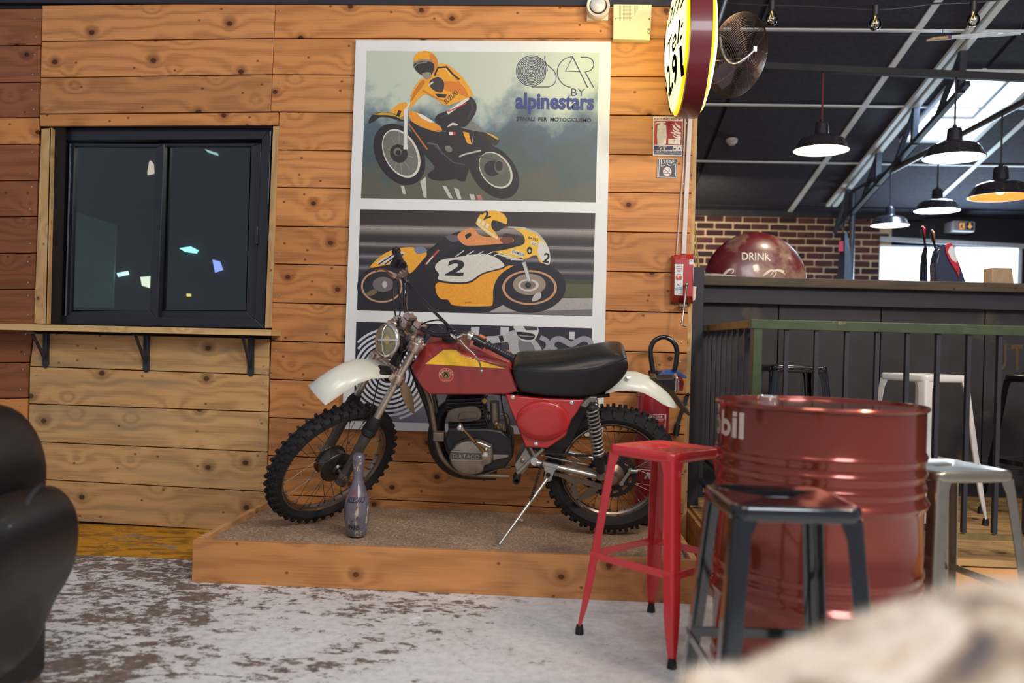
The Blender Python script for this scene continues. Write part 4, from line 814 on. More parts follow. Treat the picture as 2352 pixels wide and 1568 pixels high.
# ================================================================ POSTER PANEL
PYF=-.030
def wp(x,y,Y=PYF): return onY(x,y,Y)
Pq=[(817,91),(1404,95),(1385,1003),(785,985)]
po=thing('poster_panel','tall white framed poster board with three motorcycle racing pictures','poster',onY(1090,540,0))
mb=MB(); mb.prism([onY(x,y,PYF) for x,y in Pq],(0,.027,0)); mb.build('board',M('board_white',(228,230,230),.45,var=.03,scale=6),po,smooth=0,bevel=.002)
z3=lambda x,y:(780+x/3.675,60+y/3.675)
z4=lambda x,y:(780+x/2.8,460+y/2.8)
class Art(MB):
    def __init__(s,tr): super().__init__(); s.tr=tr; s.k=0
    def P(s,x,y,k=None):
        q=s.tr(x,y); return onY(q[0],q[1],PYF-.0005-.000022*(s.k if k is None else k))
    def pg(s,c,pts,close=True): s.k+=1; s.poly([s.P(x,y) for x,y in pts],c); return s
    def sm(s,c,pts,n=4):
        pts=[V((x,y,0)) for x,y in pts]; N_=len(pts); out=[]
        for i in range(N_):
            p0,p1,p2,p3=pts[i-1],pts[i],pts[(i+1)%N_],pts[(i+2)%N_]
            for j in range(n): t=j/n; q=.5*((2*p1)+(p2-p0)*t+(2*p0-5*p1+4*p2-p3)*t*t+(-p0+3*p1-3*p2+p3)*t**3); out.append((q.x,q.y))
        return s.pg(c,out)
    def el(s,c,cx,cy,rx,ry,ang=0,n=36):
        a=rad(ang); return s.pg(c,[(cx+rx*math.cos(t)*math.cos(a)-ry*math.sin(t)*math.sin(a),cy+rx*math.cos(t)*math.sin(a)+ry*math.sin(t)*math.cos(a)) for t in [2*PI*i/n for i in range(n)]])
    def ln(s,c,pts,w,keep=None):
        s.k+=1; n=len(pts)
        L_=[];R_=[]
        for i,(x,y) in enumerate(pts):
            a=pts[max(i-1,0)]; b=pts[min(i+1,n-1)]; dx,dy=b[0]-a[0],b[1]-a[1]; l=math.hypot(dx,dy) or 1
            L_.append((x-dy/l*w/2,y+dx/l*w/2)); R_.append((x+dy/l*w/2,y-dx/l*w/2))
        for i in range(n-1):
            q=[L_[i],L_[i+1],R_[i+1],R_[i]]
            if keep and not all(keep(*k) for k in q): continue
            s.poly([s.P(*k) for k in q],c)
        return s
    def tx(s,c,t,x0,y0,x1,y1,h,bold=0,shear=0):
        s.k+=1; dx,dy=x1-x0,y1-y0; l=math.hypot(dx,dy); ux,uy=dx/l,dy/l
        put_text(s,t,lambda x,y:s.P(x0+ux*x+uy*y,y0+uy*x-ux*y),l,h,c,bold=bold,shear=shear); return s
# --- picture 1 background: pale sky over blurred trees
m,nt,b=newmat('print_trees'); tc=N(nt,'ShaderNodeTexCoord'); sp=N(nt,'ShaderNodeSeparateXYZ'); L(nt,tc.outputs['Generated'],sp.inputs[0])
nz=noise(nt,mapping(nt,tc.outputs['Generated'],(1.6,1,1)),4.2,5,.55); hz=math_(nt,'ADD',math_(nt,'MULTIPLY',sp.outputs[2],1.0),math_(nt,'MULTIPLY',math_(nt,'SUBTRACT',nz,.5),.85))
c=ramp(nt,hz,[(.10,S(92,92,80)),(.30,S(70,88,92)),(.50,S(76,96,110)),(.62,S(134,152,154)),(.74,S(192,202,186))])
n2=noise(nt,tc.outputs['Generated'],160,2); c=mixc(nt,.10,c,n2,'OVERLAY'); L(nt,c,b.inputs['Base Color']); b.inputs['Roughness'].default_value=.4
mb=MB(); mb.poly([onY(*z3(x,y),PYF-.0004) for x,y in ((230,208),(2192,224),(2162,1487),(180,1452))]); mb.build('picture',m,po,smooth=0)
A=Art(z3); K_=(34,30,38); YJ=(236,164,38)
A.k=1
for q in ([(515,1345),(535,1415),(560,1418),(545,1350)],[(680,1310),(712,1445),(735,1450),(728,1270)],[(865,1345),(925,1450),(958,1455),(900,1350)],[(965,1365),(1000,1462),(1030,1460),(1005,1375)],[(1095,1415),(1110,1465),(1145,1465),(1135,1420)]): A.pg((196,196,186),q)
A.pg((190,120,110),[(1155,1425),(1170,1466),(1210,1466),(1190,1425)])
A.el(K_,1303,1228,258,176,50); A.el((205,200,186),1318,1215,172,122,52); A.el((96,96,88),1312,1212,160,110,52); A.el((38,34,40),1290,1200,70,66); A.el((110,104,96),1355,1185,48,60); A.el((44,40,44),1345,1180,32,42)
A.el(K_,505,1082,278,196,60); A.el((214,210,200),520,1074,220,142,62); A.el((112,112,104),514,1072,205,128,62); 
for i in range(10):
    a=2*PI*i/10+.2; A.ln((170,166,156),[(505,1075),(514+150*math.cos(a)*.75,1072+190*math.sin(a)*.95)],3)
A.el((42,38,42),500,1075,80,72,60); A.el((120,110,104),490,1060,34,34); A.el(K_,495,1068,22,22)
A.sm(K_,[(590,800),(700,860),(830,850),(1000,840),(1130,850),(1230,900),(1290,1010),(1200,1090),(1120,1150),(1075,1260),(1060,1305),(1010,1305),(975,1290),(870,1305),(770,1290),(745,1245),(800,1190),(700,1060),(630,940)])
A.pg((180,110,50),[(575,820),(590,820),(745,1035),(735,1045)])
A.sm((40,36,34),[(245,812),(268,760),(330,726),(420,728),(500,760),(545,800),(500,800),(420,772),(340,770),(300,800),(262,818)])
A.pg((200,160,50),[(285,745),(350,728),(430,732),(520,775),(540,795),(480,765),(400,750),(330,750)])
A.pg(YJ,[(425,715),(500,652),(560,640),(585,680),(550,755),(515,772),(470,745)]); A.tx(K_,'1',478,755,505,765,52,.02)
A.ln((222,222,216),[(560,700),(556,1040)],34); A.ln((160,160,156),[(575,760),(572,1000)],6)
A.ln((226,222,212),[(560,700),(620,610),(700,540),(782,482)],12); A.ln(K_,[(600,590),(690,540),(760,500)],8)
A.sm((230,150,40),[(585,722),(650,725),(700,755),(850,850),(848,892),(760,875),(650,830),(600,790)]); A.pg((230,226,210),[(650,735),(700,745),(800,810),(770,815),(690,775)])
A.sm((120,124,116),[(1020,850),(1060,800),(1130,810),(1200,870),(1220,895),(1120,880)])
A.sm((52,44,30),[(1220,895),(1345,950),(1310,1006),(1235,930)]); A.pg((206,170,50),[(1222,893),(1290,915),(1345,950),(1335,960),(1285,930)])
A.pg(YJ,[(1040,890),(1090,900),(1115,1000),(1075,985)])
A.ln(K_,[(1160,900),(1250,1010)],22); A.el((120,118,110),920,1035,34,24,30); A.ln((96,92,92),[(740,985),(820,1000),(870,1080)],14); A.ln((84,80,80),[(1170,1095),(1330,1130)],10); A.ln((170,168,160),[(1130,910),(1115,1000)],5); A.ln((110,106,100),[(820,880),(900,890)],8); A.ln((72,66,70),[(800,1010),(960,1150),(1060,1170)],12)
A.sm((30,28,36),[(1085,590),(1148,640),(1152,720),(1105,800),(1060,850),(1020,850),(960,860),(870,850),(805,800),(830,745),(910,715),(1000,660)])
A.ln((58,54,62),[(1110,620),(1125,700),(1080,790)],12); A.ln((54,50,58),[(850,770),(950,740)],10)
A.sm((38,32,38),[(905,850),(960,830),(1010,850),(1035,930),(1085,1010),(1190,1050),(1120,1085),(1010,1105),(965,1040),(925,940)]); A.ln((190,184,176),[(1010,1100),(1060,1080),(1190,1050)],14)
A.sm((210,206,196),[(905,855),(950,815),(1000,830),(985,840),(950,838)]); A.pg((226,222,214),[(925,893),(955,893),(955,918),(925,920)]); A.pg((190,50,50),[(955,893),(980,895),(978,918),(955,918)])
A.ln((224,220,210),[(910,735),(1090,605)],26); A.ln((190,50,50),[(915,722),(1070,650)],10)
A.sm(YJ,[(820,330),(900,322),(985,380),(1060,460),(1120,560),(1115,590),(1050,620),(970,650),(895,668),(820,620),(730,575),(670,610),(600,690),(595,660),(610,560),(680,450),(760,440)])
A.ln((206,120,28),[(900,330),(955,400),(1010,480),(1040,560)],10); A.ln((250,196,90),[(850,345),(900,360),(940,420)],12); A.ln((200,116,26),[(700,540),(800,600),(900,640)],12)
A.sm((216,126,30),[(870,470),(1000,475),(1068,540),(1080,600),(980,560),(890,540)]); A.sm((198,120,28),[(620,570),(690,460),(720,480),(660,560),(600,640)])
A.ln(K_,[(800,420),(830,350),(900,345),(960,410),(1010,450)],16)
A.pg(K_,[(805,570),(905,575),(895,605),(830,600)]); A.tx(K_,'SUZUKI',900,660,1005,565,40,.02,.2)
A.sm((58,52,52),[(765,460),(830,428),(878,465),(880,520),(860,560),(800,545),(762,505)]); A.ln((210,206,196),[(750,500),(790,470)],14)
A.el(YJ,724,292,100,84,10); A.sm((216,130,34),[(770,230),(820,270),(830,330),(800,390),(780,330),(760,280)]); A.sm((44,40,44),[(625,320),(700,295),(780,305),(800,350),(770,420),(710,420),(650,380)]); A.ln((150,140,110),[(625,308),(700,285),(780,290)],16); A.ln((128,130,128),[(625,350),(660,315),(740,300)],10); A.sm((150,140,120),[(695,400),(760,390),(775,430),(730,450)])
NAVY=(34,46,84)
A.ln(NAVY,[(1620+(8+126*t/400)*math.cos(2*PI*10*t/400),380+(8+126*t/400)*math.sin(2*PI*10*t/400)) for t in range(401)],5.5)
A.ln(NAVY,[(1733,250),(1732,285),(1745,318),(1780,348),(1812,378),(1830,420),(1826,465),(1800,498),(1762,512),(1700,512),(1620,512)],6)
A.ln(NAVY,[(1970-132*math.sin(t),387-130*math.cos(t)) for t in [PI*i/30 for i in range(29)]]+[(1952,514)],6)
A.ln(NAVY,[(1968,258),(2095,518)],7); A.ln(NAVY,[(1968,262),(1906,380),(2032,382)],6)
A.ln(NAVY,[(2035,262)]+[(2084+62*math.sin(t),322-60*math.cos(t)) for t in [PI*i/16 for i in range(17)]]+[(2072,384),(2145,518)],7)
A.tx(NAVY,'BY',1955,588,2070,592,68,-.012); A.tx((40,60,126),'alpinestars',1484,690,2147,700,132,.035); A.tx((34,36,46),'STIVALI  PER  MOTOCICLISMO',1495,797,2124,808,33,.02)
A.build('picture_print',fcol_mat('print_matt',.42),po,smooth=0)
# --- picture 2
B=Art(z4)
rs=[(0,(52,42,44)),(.14,(60,50,50)),(.165,(160,152,148)),(.205,(128,120,116)),(.25,(54,46,50)),(.31,(48,42,46)),(.335,(150,142,138)),(.37,(64,56,60)),(.42,(46,40,46)),(.46,(136,130,130)),(.49,(58,52,58)),(.53,(44,40,46)),(.57,(122,116,118)),(.60,(52,48,54)),(.68,(42,38,46)),(1,(38,34,44))]
def rc(t):
    for (a,ca),(b_,cb) in zip(rs,rs[1:]):
        if t<=b_: k=(t-a)/(b_-a); return tuple(x+(y-x)*k for x,y in zip(ca,cb))
    return rs[-1][1]
for i in range(70):
    t0,t1=i/70,(i+1)/70
    def ed(t): return (133-21*t,57+650*t),(1645-20*t,82+663*t)
    a0,b0=ed(t0); a1,b1=ed(t1); B.k=0; B.pg(rc(t0),[a0,b0,b1,a1])
B.k=2; B.pg((84,88,58),[(1420,505),(1632,512),(1629,628),(1400,620)]); B.pg((60,66,46),[(1420,505),(1632,512),(1631,540),(1400,535)])
B.pg((168,162,160),[(960,718),(1100,648),(1400,628),(1629,628),(1626,700),(1300,716),(1100,722)]); B.pg((112,108,112),[(960,720),(1626,700),(1625,745),(900,722)]); B.pg((150,146,150),[(465,685),(520,662),(540,680),(480,690)])
B.el((34,31,40),290,556,178,140); B.el((190,150,116),272,552,134,106); B.el((40,36,44),272,552,122,95); B.el((112,104,106),280,540,68,48); B.el((190,186,182),290,540,16,22); B.sm((120,100,74),[(170,600),(220,570),(240,590),(200,615)])
B.el((30,28,38),1228,562,228,162,-4); B.el((200,150,110),1222,560,176,112); B.el((36,33,42),1222,560,160,100); B.el((150,136,120),1220,540,106,68); B.el((206,200,196),1215,545,66,40); B.el((128,114,104),1212,545,50,28); B.el((40,36,44),1212,545,20,18); B.sm((190,186,184),[(1250,610),(1290,590),(1290,630),(1240,650)])
B.sm((30,28,36),[(430,480),(560,330),(700,230),(800,200),(1000,250),(1190,300),(1160,400),(1010,500),(985,680),(760,700),(500,705),(330,700),(440,620)])
B.sm((238,170,52),[(195,430),(300,335),(450,300),(560,335),(520,400),(450,470),(425,405),(300,415)]); B.sm((212,210,196),[(240,400),(340,345),(420,335),(380,372),(290,408)]); B.sm((120,130,150),[(480,305),(540,300),(560,330),(500,345)])
for k in range(3): B.ln((40,38,44),[(250+40*k,412),(350+30*k,345)],8)
B.sm((238,162,44),[(632,528),(800,535),(920,468),(1050,432),(1160,395),(1040,470),(990,560),(985,660),(950,680),(740,676),(700,640),(650,632),(622,590)]); B.tx((70,50,40),'yamaha',805,660,850,661,12,.01)
B.sm((36,34,44),[(740,370),(800,320),(1000,325),(1170,380),(1190,385),(1100,420),(1020,350),(880,345)])
B.sm((38,35,44),[(606,430),(646,378),(750,358),(880,338),(985,348),(1058,398),(1058,436),(925,475),(822,536),(636,524),(632,478)]); B.sm((214,212,202),[(613,430),(650,385),(750,366),(880,346),(980,355),(1048,400),(1048,430),(920,466),(818,524),(642,512),(640,475)])
B.sm((240,190,62),[(880,318),(1000,328),(1130,300),(1188,276),(1180,222),(1120,180),(1060,170),(1180,178),(1260,205),(1320,260),(1350,340),(1345,400),(1290,398),(1262,352),(1185,378),(1090,372),(990,330)]); B.sm((60,50,50),[(1050,215),(1150,225),(1188,250),(1160,280),(1090,280)])
B.sm((36,34,44),[(770,352),(810,322),(900,318),(1000,332),(1100,362),(1180,376),(1120,405),(1060,395),(980,352),(880,343)])
for k in range(6): B.ln((216,214,206),[(745+k*62,362-k*2),(800+k*62,322+k*3)],6)
for k in range(4): B.ln((216,214,206),[(1010+k*30,345+k*12),(1110+k*24,365+k*6)],6)
B.sm((216,214,208),[(1292,262),(1335,290),(1354,350),(1350,408),(1310,402),(1275,345),(1278,290)]); B.tx(K_,'2',1305,395,1345,404,62,.03)
B.ln((176,190,190),[(1085,172),(1190,178),(1270,210),(1315,262)],10)
B.sm((40,38,46),[(545,420),(640,275),(700,225),(790,232),(785,290),(690,345),(600,425)]); B.sm((96,94,100),[(680,232),(740,225),(780,245),(730,268)]); B.ln((196,70,60),[(552,412),(640,318)],12); B.ln((220,216,210),[(560,408),(600,360)],8)
B.sm((222,146,88),[(758,222),(850,176),(905,225),(1010,238),(1100,238),(1112,268),(1000,282),(860,290),(795,282)]); B.sm((120,72,54),[(1030,245),(1100,235),(1112,265),(1060,280)]); B.pg(K_,[(805,225),(840,205),(850,225),(815,250)])
B.sm((240,184,60),[(880,135),(920,78),(1000,66),(1062,95),(1076,150),(1010,165),(985,180),(1020,235),(985,238),(890,165)]); B.sm((52,46,50),[(985,128),(1060,150),(1070,165),(1010,200),(978,175)]); B.ln((220,216,206),[(885,150),(1015,245)],10)
for k in range(3): B.pg((226,224,214),[(893+k*26,115+k*16),(912+k*26,124+k*16),(900+k*26,150+k*16),(886+k*26,142+k*16)])
B.tx(K_,'2',925,124,975,106,50,.03); B.tx((40,36,46),'2',676,478,800,482,98,.035,.15)
B.pg((222,218,208),[(1108,312),(1190,340),(1182,370),(1100,342)]); B.tx((50,44,50),'CHAMPION',1106,336,1184,362,20,.01); B.el(K_,1222,322,17,24); B.el((200,196,180),1222,326,7,12); B.tx((60,50,46),'BATES',1212,246,1275,262,16,.02); B.pg((214,220,214),[(1232,262),(1272,272),(1268,290),(1228,280)]); B.tx(K_,'GP',1236,282,1264,288,12)
B.ln((196,200,196),[(1185,398),(1222,520)],22); B.ln((120,124,124),[(1196,400),(1232,515)],5)
B.build('picture_print',fcol_mat('print_matt',.42),po,smooth=0)
# --- picture 3
m,nt,b=newmat('print_dark'); tc=N(nt,'ShaderNodeTexCoord'); sp=N(nt,'ShaderNodeSeparateXYZ'); L(nt,tc.outputs['Generated'],sp.inputs[0])
nz=noise(nt,tc.outputs['Generated'],60,4,.8); f=math_(nt,'ADD',math_(nt,'MULTIPLY',nz,.5),math_(nt,'MULTIPLY',sp.outputs[2],.6)); c=ramp(nt,f,[(.32,S(122,120,132)),(.50,S(74,72,84)),(.62,S(40,40,52))]); L(nt,c,b.inputs['Base Color']); b.inputs['Roughness'].default_value=.4
mb=MB(); mb.poly([onY(*z4(x,y),PYF-.0004) for x,y in ((107,780),(1623,822),(1607,1462),(90,1418))]); mb.build('picture',m,po,smooth=0)
D=Art(z4); cx,cy=316,1112
D.k=1; D.pg((38,38,50),[(107,780),(640,795),(620,1000),(500,1200),(300,1417),(90,1416)]); D.el((38,38,50),cx+10,cy-30,200,270)
D.ln((214,218,226),[(cx+(6+300*t/660)*math.cos(2*PI*10.5*t/660),cy+(6+300*t/660)*math.sin(2*PI*10.5*t/660)) for t in range(661)],15,keep=lambda x,y:x>100+ (780-y)*.027+4 and y<1414 and y>786)
G1=(150,150,158)
sp3=lambda q:[(p.x,p.y) for p in smooth_path([V((a,b,0)) for a,b in q],5)]
D.ln(G1,sp3([(1290,880),(1330,900),(1342,930),(1330,960),(1300,975)]),30)
for x in (845,1035): D.pg((196,198,204),[(x,812),(x+55,814),(x+52,868),(x,866)])
D.pg((200,200,206),[(1478,845),(1512,846),(1510,895),(1476,893)]); D.ln(G1,sp3([(1395,965),(1366,945),(1372,905),(1410,890),(1450,905),(1490,925),(1530,905),(1570,890),(1610,905),(1614,940),(1590,965)]),36); D.el(G1,1450,1010,160,40); D.sm((128,128,138),[(1120,1000),(1300,990),(1450,975),(1610,990),(1608,1200),(1120,1180)])
D.sm((60,58,68),[(1050,900),(1140,850),(1260,880),(1320,1000),(1300,1200),(1080,1200),(1040,1000)])
D.sm((176,174,178),[(1060,870),(1130,832),(1170,870),(1240,885),(1290,940),(1312,1020),(1240,1030),(1100,1030),(1090,930)]); D.sm((120,118,124),[(1150,900),(1230,910),(1260,1000),(1180,1020)])
D.sm((186,184,188),[(940,878),(1000,872),(1060,866),(1082,905),(1020,915),(960,918)]); D.pg(K_,[(1020,872),(1048,868),(1060,905),(1034,912)])
D.sm((206,206,208),[(1118,812),(1200,806),(1272,815),(1276,860),(1240,905),(1170,900),(1145,850)]); D.sm((34,32,40),[(1140,845),(1250,860),(1240,895),(1170,890)]); D.ln((150,150,156),[(1155,868),(1245,876)],6); D.pg((60,60,70),[(1180,808),(1270,812),(1272,835),(1200,835)])
D.tx((206,206,210),'GS',150,1380,240,1384,50,.02)
D.build('picture_print',fcol_mat('print_matt',.42),po,smooth=0)
# ================================================================ THINGS
# ---- shelf under the window
sh=thing('wall_shelf','long pale wooden shelf below the sliding window on three black brackets','shelf',onY(310,750,-.1))
yF=-.17
a=onY(-200,740,yF); b_=onY(621,768,yF); zt=onY(310,752,yF).z; zb=onY(310,764,yF).z
P=[onY(-240,737,yF),onY(622,757,yF),onY(621,771,yF),onY(-240,752,yF)]
mb=MB(); mb.prism(P,(0,-yF-.004,0)); mb.build('board',W5,sh,smooth=0,bevel=.002)
for x0,yb in ((106,838),(337,848),(577,857)):
    top=onY(x0,(764 if x0<200 else 768 if x0<400 else 772),-.012); bot=onY(x0-1,yb,-.012); mb=MB()
    mb.bar(top,bot,.034,.010,up=(0,1,0)); mb.ball(bot,.017,12,6,(1,.3,1))
    for s in (-.009,.009): mb.bar(top+V((s,-.006,0)),bot+V((s,-.006,.02)),.004,.006,up=(0,1,0))
    mb.bar(top+V((0,0,-.004)),V((top.x,yF+.03,top.z-.004)),.030,.006,up=(0,0,1)); mb.bar(V((top.x,yF+.04,top.z-.008)),V((top.x,-.014,bot.z+.03)),.012,.012); mb.build('bracket',M('bracket_black',(46,46,54),.4,var=.1),sh,smooth=30,bevel=.0015)
# ---- window reflections, modelled as glowing shapes in the room behind the glass
def glow(name,c,e,s): return M(name,c,.4,emis=c,estr=s,var=0)
mb=MB(); mb.prism([onY(x,y,1.57) for x,y in ((175,488),(266,515),(258,708),(160,705))],(0,.02,0)); kp=tag(mb.build('reflection_panel',M('reflection_green',(104,134,132),.7,var=.25,scale=5,emis=(90,120,116),estr=.10),smooth=0),'pale green glowing sheet for a reflection in the left window pane','reflection_panel')  # pale panel mirrored in the glass, built as a faintly glowing sheet
for q,c,e,nm,lb,ct in (([(268,627),(294,622),(296,630),(271,636)],(210,250,250),2.2,'tube_reflection','glowing shape for a short white tube reflected low in the left pane','lamp'),
    ([(322,636),(348,634),(347,662),(326,656)],(250,246,214),1.6,'cluster_reflection','glowing shape for a round cream reflection in the left pane near the middle stile','lamp'),
    ([(412,570),(438,566),(456,575),(452,582),(425,578)],(150,246,236),3.0,'tube_reflection','glowing shape for a cyan white reflection in the right pane','lamp'),
    ([(488,596),(505,600),(512,620),(494,626)],(150,160,250),2.0,'neon_reflection','glowing shape for a small blue and white neon reflection in the right pane','sign'),
    ([(345,368),(350,372),(352,400),(339,402)],(240,210,190),1.3,'pendant_lamp','glowing shape for a narrow red and white reflection high in the left pane','lamp'),  # a reflection as well, built as a glowing shape
    ([(470,342),(500,352),(502,358),(478,350)],(190,226,226),1.2,'tube_reflection','glowing shape for a slanting tube reflected high in the right pane','lamp'),
    ([(430,674),(436,674),(436,681),(430,681)],(250,214,100),1.6,'spot_reflection','glowing shape for a tiny yellow reflection low in the right pane','lamp')):
    mb=MB(); P=[onY(x,y,1.57) for x,y in q]; cen=sum(P,V((0,0,0)))/len(P); mb.loft([[cen+(p-cen)*.7-V((0,.02,0)) for p in P],P,[cen+(p-cen)*.7+V((0,.03,0)) for p in P]]); tag(mb.build(nm,glow('glow_%d'%int(c[0]*7+c[1]*3+c[2]),c,c,e),smooth=0),lb,ct)
# ---- bowling pin
pc=onZ(819,1230,SANDZ); m,nt,bb=newmat('pin_paint'); tc=N(nt,'ShaderNodeTexCoord'); n1=noise(nt,mapping(nt,tc.outputs['Object'],(1,1,.45)),16,6,.72,.6)
c=ramp(nt,noise(nt,tc.outputs['Object'],20,3),[(.3,S(92,88,98)),(.7,S(116,112,124))]); c=mixc(nt,ramp(nt,n1,[(.585,(0,0,0)),(.60,(1,1,1))]),c,S(190,174,142)); L(nt,c,bb.inputs['Base Color']); bb.inputs['Roughness'].default_value=.22; bb.inputs['Coat Weight'].default_value=.5
H=(1.05-.0)  # pin height from picture
ph=onY(820,1038,pc.y).z-SANDZ
pin=thing('bowling_pin','worn grey bowling pin with faded red and black print standing on the sand','bowling pin',pc)
pf=[(.0,.0),(.60,0),(.78,.012),(.92,.10),(1.06,.20),(1.10,.30),(1.06,.38),(.92,.47),(.72,.55),(.54,.62),(.43,.69),(.41,.74),(.45,.80),(.52,.87),(.545,.92),(.50,.965),(.34,.99),(.05,1.0)]
PR=lambda t:[(a*.0535,h) for a,h in pf]
mb=MB(); mb.lathe([(r*.0535,h*ph) for r,h in pf],pc,(0,0,1),32); mb.build('body',m,pin,smooth=60)
def pinr(t):
    for (r0,h0),(r1,h1) in zip(pf,pf[1:]):
        if h0<=t<=h1 and h1>h0: return (r0+(r1-r0)*(t-h0)/(h1-h0))*.0535
    return .03
def pinmap(a0,z0):
    def f(x,y):
        z=z0+y; r=pinr(z/ph)+.0008; a=a0+x/r; return pc+V((math.sin(a)*r,-math.cos(a)*r,z))
    return f
mb=MB(); f=pinmap(-.75,.42*ph); put_text(mb,'ALLECARD',f,.085,.024,(52,40,56),bold=.04)
f=pinmap(-.3,.20*ph); 
for k in range(2):
    for s in (1,-1): mb.poly([f(.004,.0+k*.01),f(.012,.0+k*.01),f(.05,.045*s+.04),f(.042,.045*s+.045)] if k==0 else [f(.0,.03),f(.01,.028),f(.035,.02),f(.03,.012)],(44,36,52))
f=pinmap(-.5,.10*ph); put_text(mb,'PARIS',f,.05,.020,(48,38,54),bold=.03)
f=pinmap(-.5,.50*ph); 
for k in range(6): mb.poly([f(.002+.006*k,0),f(.004+.006*k,0),f(.006+.004*k,.03-.003*abs(k-3)),f(.005+.004*k,.03-.003*abs(k-3))],(176,48,58))
mb.build('print',fcol_mat('print_gloss'),pin,smooth=0)
# ---- fire extinguisher
EY=-.13; e0=onY(1510,1185,EY); r=.083; ex_=min(e0.x,PX1-.031-r); zt=onY(1510,905,EY).z
fe=thing('fire_extinguisher','red fire extinguisher with black hose loop standing behind the rear wheel','fire extinguisher',(ex_,EY,SANDZ-.004))
mb=MB(); z0=SANDZ+.005; mb.lathe([(r*.9,z0),(r,z0+.02),(r,zt-.02),(r*.97,zt+.0),(r*.85,zt+.03),(r*.6,zt+.055),(r*.3,zt+.066),(.016,zt+.07)],(ex_,EY,0),(0,0,1),36); mb.build('cylinder',M('ext_red',(150,32,42),.28,coat=.5,var=.04),fe,smooth=40)
mb=MB(); mb.lathe([(.018,zt+.066),(.02,zt+.09),(.026,zt+.10),(.026,zt+.118),(.015,zt+.122)],(ex_,EY,0),(0,0,1),16); mb.box((ex_+.03,EY,zt+.108),(.11,.03,.022)); mb.build('valve',BLKM,fe,smooth=35,bevel=.002)
mb=MB(); hp=[(1511,862),(1520,853),(1532,848),(1545,848),(1556,851),(1568,857),(1579,866),(1575,869),(1563,866),(1553,862),(1545,864),(1537,861),(1528,864),(1521,869),(1512,869)]
mb.prism([onY(x,y,EY-.02) for x,y in hp],(0,.03,0)); mb.build('handle',M('handle_blue',(52,92,160),.35,var=.05),fe,smooth=0,bevel=.003)
mb=MB(); mb.tube(smooth_path([onY(x,y,EY-.03) for x,y in ((1501,872),(1499,850),(1495,822),(1494,802),(1501,785),(1514,776),(1526,774),(1540,779),(1551,792),(1555,808),(1553,830),(1549,850))]),.0125,12); mb.build('hose',BLKS,fe,smooth=50)
mb=MB(); mb.ring(onY(1523,857,EY-.005),V((1,0,.2)),.015,.0025,16,6); mb.build('safety_pin',M('pin_red',(190,30,50),.4),fe,smooth=40)
def cyl(ax,ay,r_):
    def f(x,y,a0=0,z0=0): return V((ax+math.sin(a0+x/r_)*r_,ay-math.cos(a0+x/r_)*r_,z0+y))
    return f
f=cyl(ex_,EY,r+.0008); mb=MB(); zl=onY(1510,953,EY).z; WHT=(214,200,198)
g_=lambda x,y:f(x,y,0,zl)
for x0,x1,y0,y1 in ((-.052,.072,.008,.011),(-.052,.072,-.014,-.012),(.060,.072,-.014,.010)): 
    for k in range(5): u0=x0+(x1-x0)*k/5; u1=x0+(x1-x0)*(k+1)/5; mb.poly([g_(u0,y0),g_(u1,y0),g_(u1,y1),g_(u0,y1)],WHT)
put_text(mb,'EXTINCTEUR',lambda x,y:f(x,y,-.55,zl-.008),.090,.013,WHT,bold=.03,shear=.3)
put_text(mb,'RECHARGER AVEC AGENT',lambda x,y:f(x,y,-.45,zl-.026),.085,.006,WHT)
put_text(mb,'tirer la goupille',lambda x,y:f(x,y,-.15,zl-.060),.055,.009,WHT,shear=.3)
for k in range(8): put_text(mb,'mode emploi',lambda x,y,k=k:f(x,y,-.55,zl-.185-k*.012),.04,.006,WHT)
for k in range(2):
    for i in range(6): z1=zl-.01-i*.04; x0=.070-i*.004-k*.006; mb.poly([g_(x0,-.012-i*.04),g_(x0+.003,-.012-i*.04),g_(x0-.001,-.052-i*.04),g_(x0-.004,-.052-i*.04)],WHT)
put_text(mb,'R.',lambda x,y:f(x,y,-.5,zl-.31),.05,.032,WHT,bold=.04,shear=.3)
mb.build('label_print',fcol_mat('print_gloss'),fe,smooth=0)
mb=MB(); mb.bar(onY(1556,975,-.03),onY(1579,907,-.03),.02,.006,up=(0,1,0)); mb.ball(onY(1580,906,-.03),.010,8,6); mb.tube([onY(1556,975,-.03),onY(1552,1000,-.03)],.016,8); mb.build('nozzle',BLKM,fe,smooth=40)
# ---- red release box
RY=-.085
rbx=thing('release_box','red metal wall box with a white instruction sticker and a hanging steel crank lever','wall box',onY(1567,640,0))
F_=[onY(x,y,RY) for x,y in ((1550,595),(1592,597),(1590,681),(1548,679))]; Bk=[onY(x,y,-.03) for x,y in ((1544,586),(1594,583),(1592,697),(1541,694))]; B0=[V((p.x,-.002,p.z)) for p in Bk]
mb=MB(); mb.loft([B0,Bk,F_]); mb.build('case',M('box_red',(168,32,38),.35,coat=.3,var=.05),rbx,smooth=0,bevel=.002)
mb=MB(); mb.k=0
q=lambda x,y,k=1:onY(1520+x/8.25,570+y/8.25,RY-.0006*k)
mb.poly([q(250,297),q(408,300),q(396,892),q(240,888)],(216,216,216)); mb.poly([q(522,213),q(598,215),q(596,308),q(520,306)],(214,214,212))
for t,y,c_,w in (('PORTEQUIP',322,(70,70,76),120),('COMMANDE DE',352,(90,90,96),110),('DESENFUMAGE',390,(170,60,60),118),('90  90',420,(170,60,60),76),('TIRER',450,(60,60,66),60),('LE',480,(60,60,66),24),('LEVIER',505,(60,60,66),86),('CLIQUER ICI',750,(120,120,126),112),('cordia',830,(30,30,36),122),('01 46 62',860,(90,90,96),110)):
    put_text(mb,t,lambda x,y_,y=y,w=w:q(325-w/2+x,y-y_,2),w,18,c_,bold=.01)
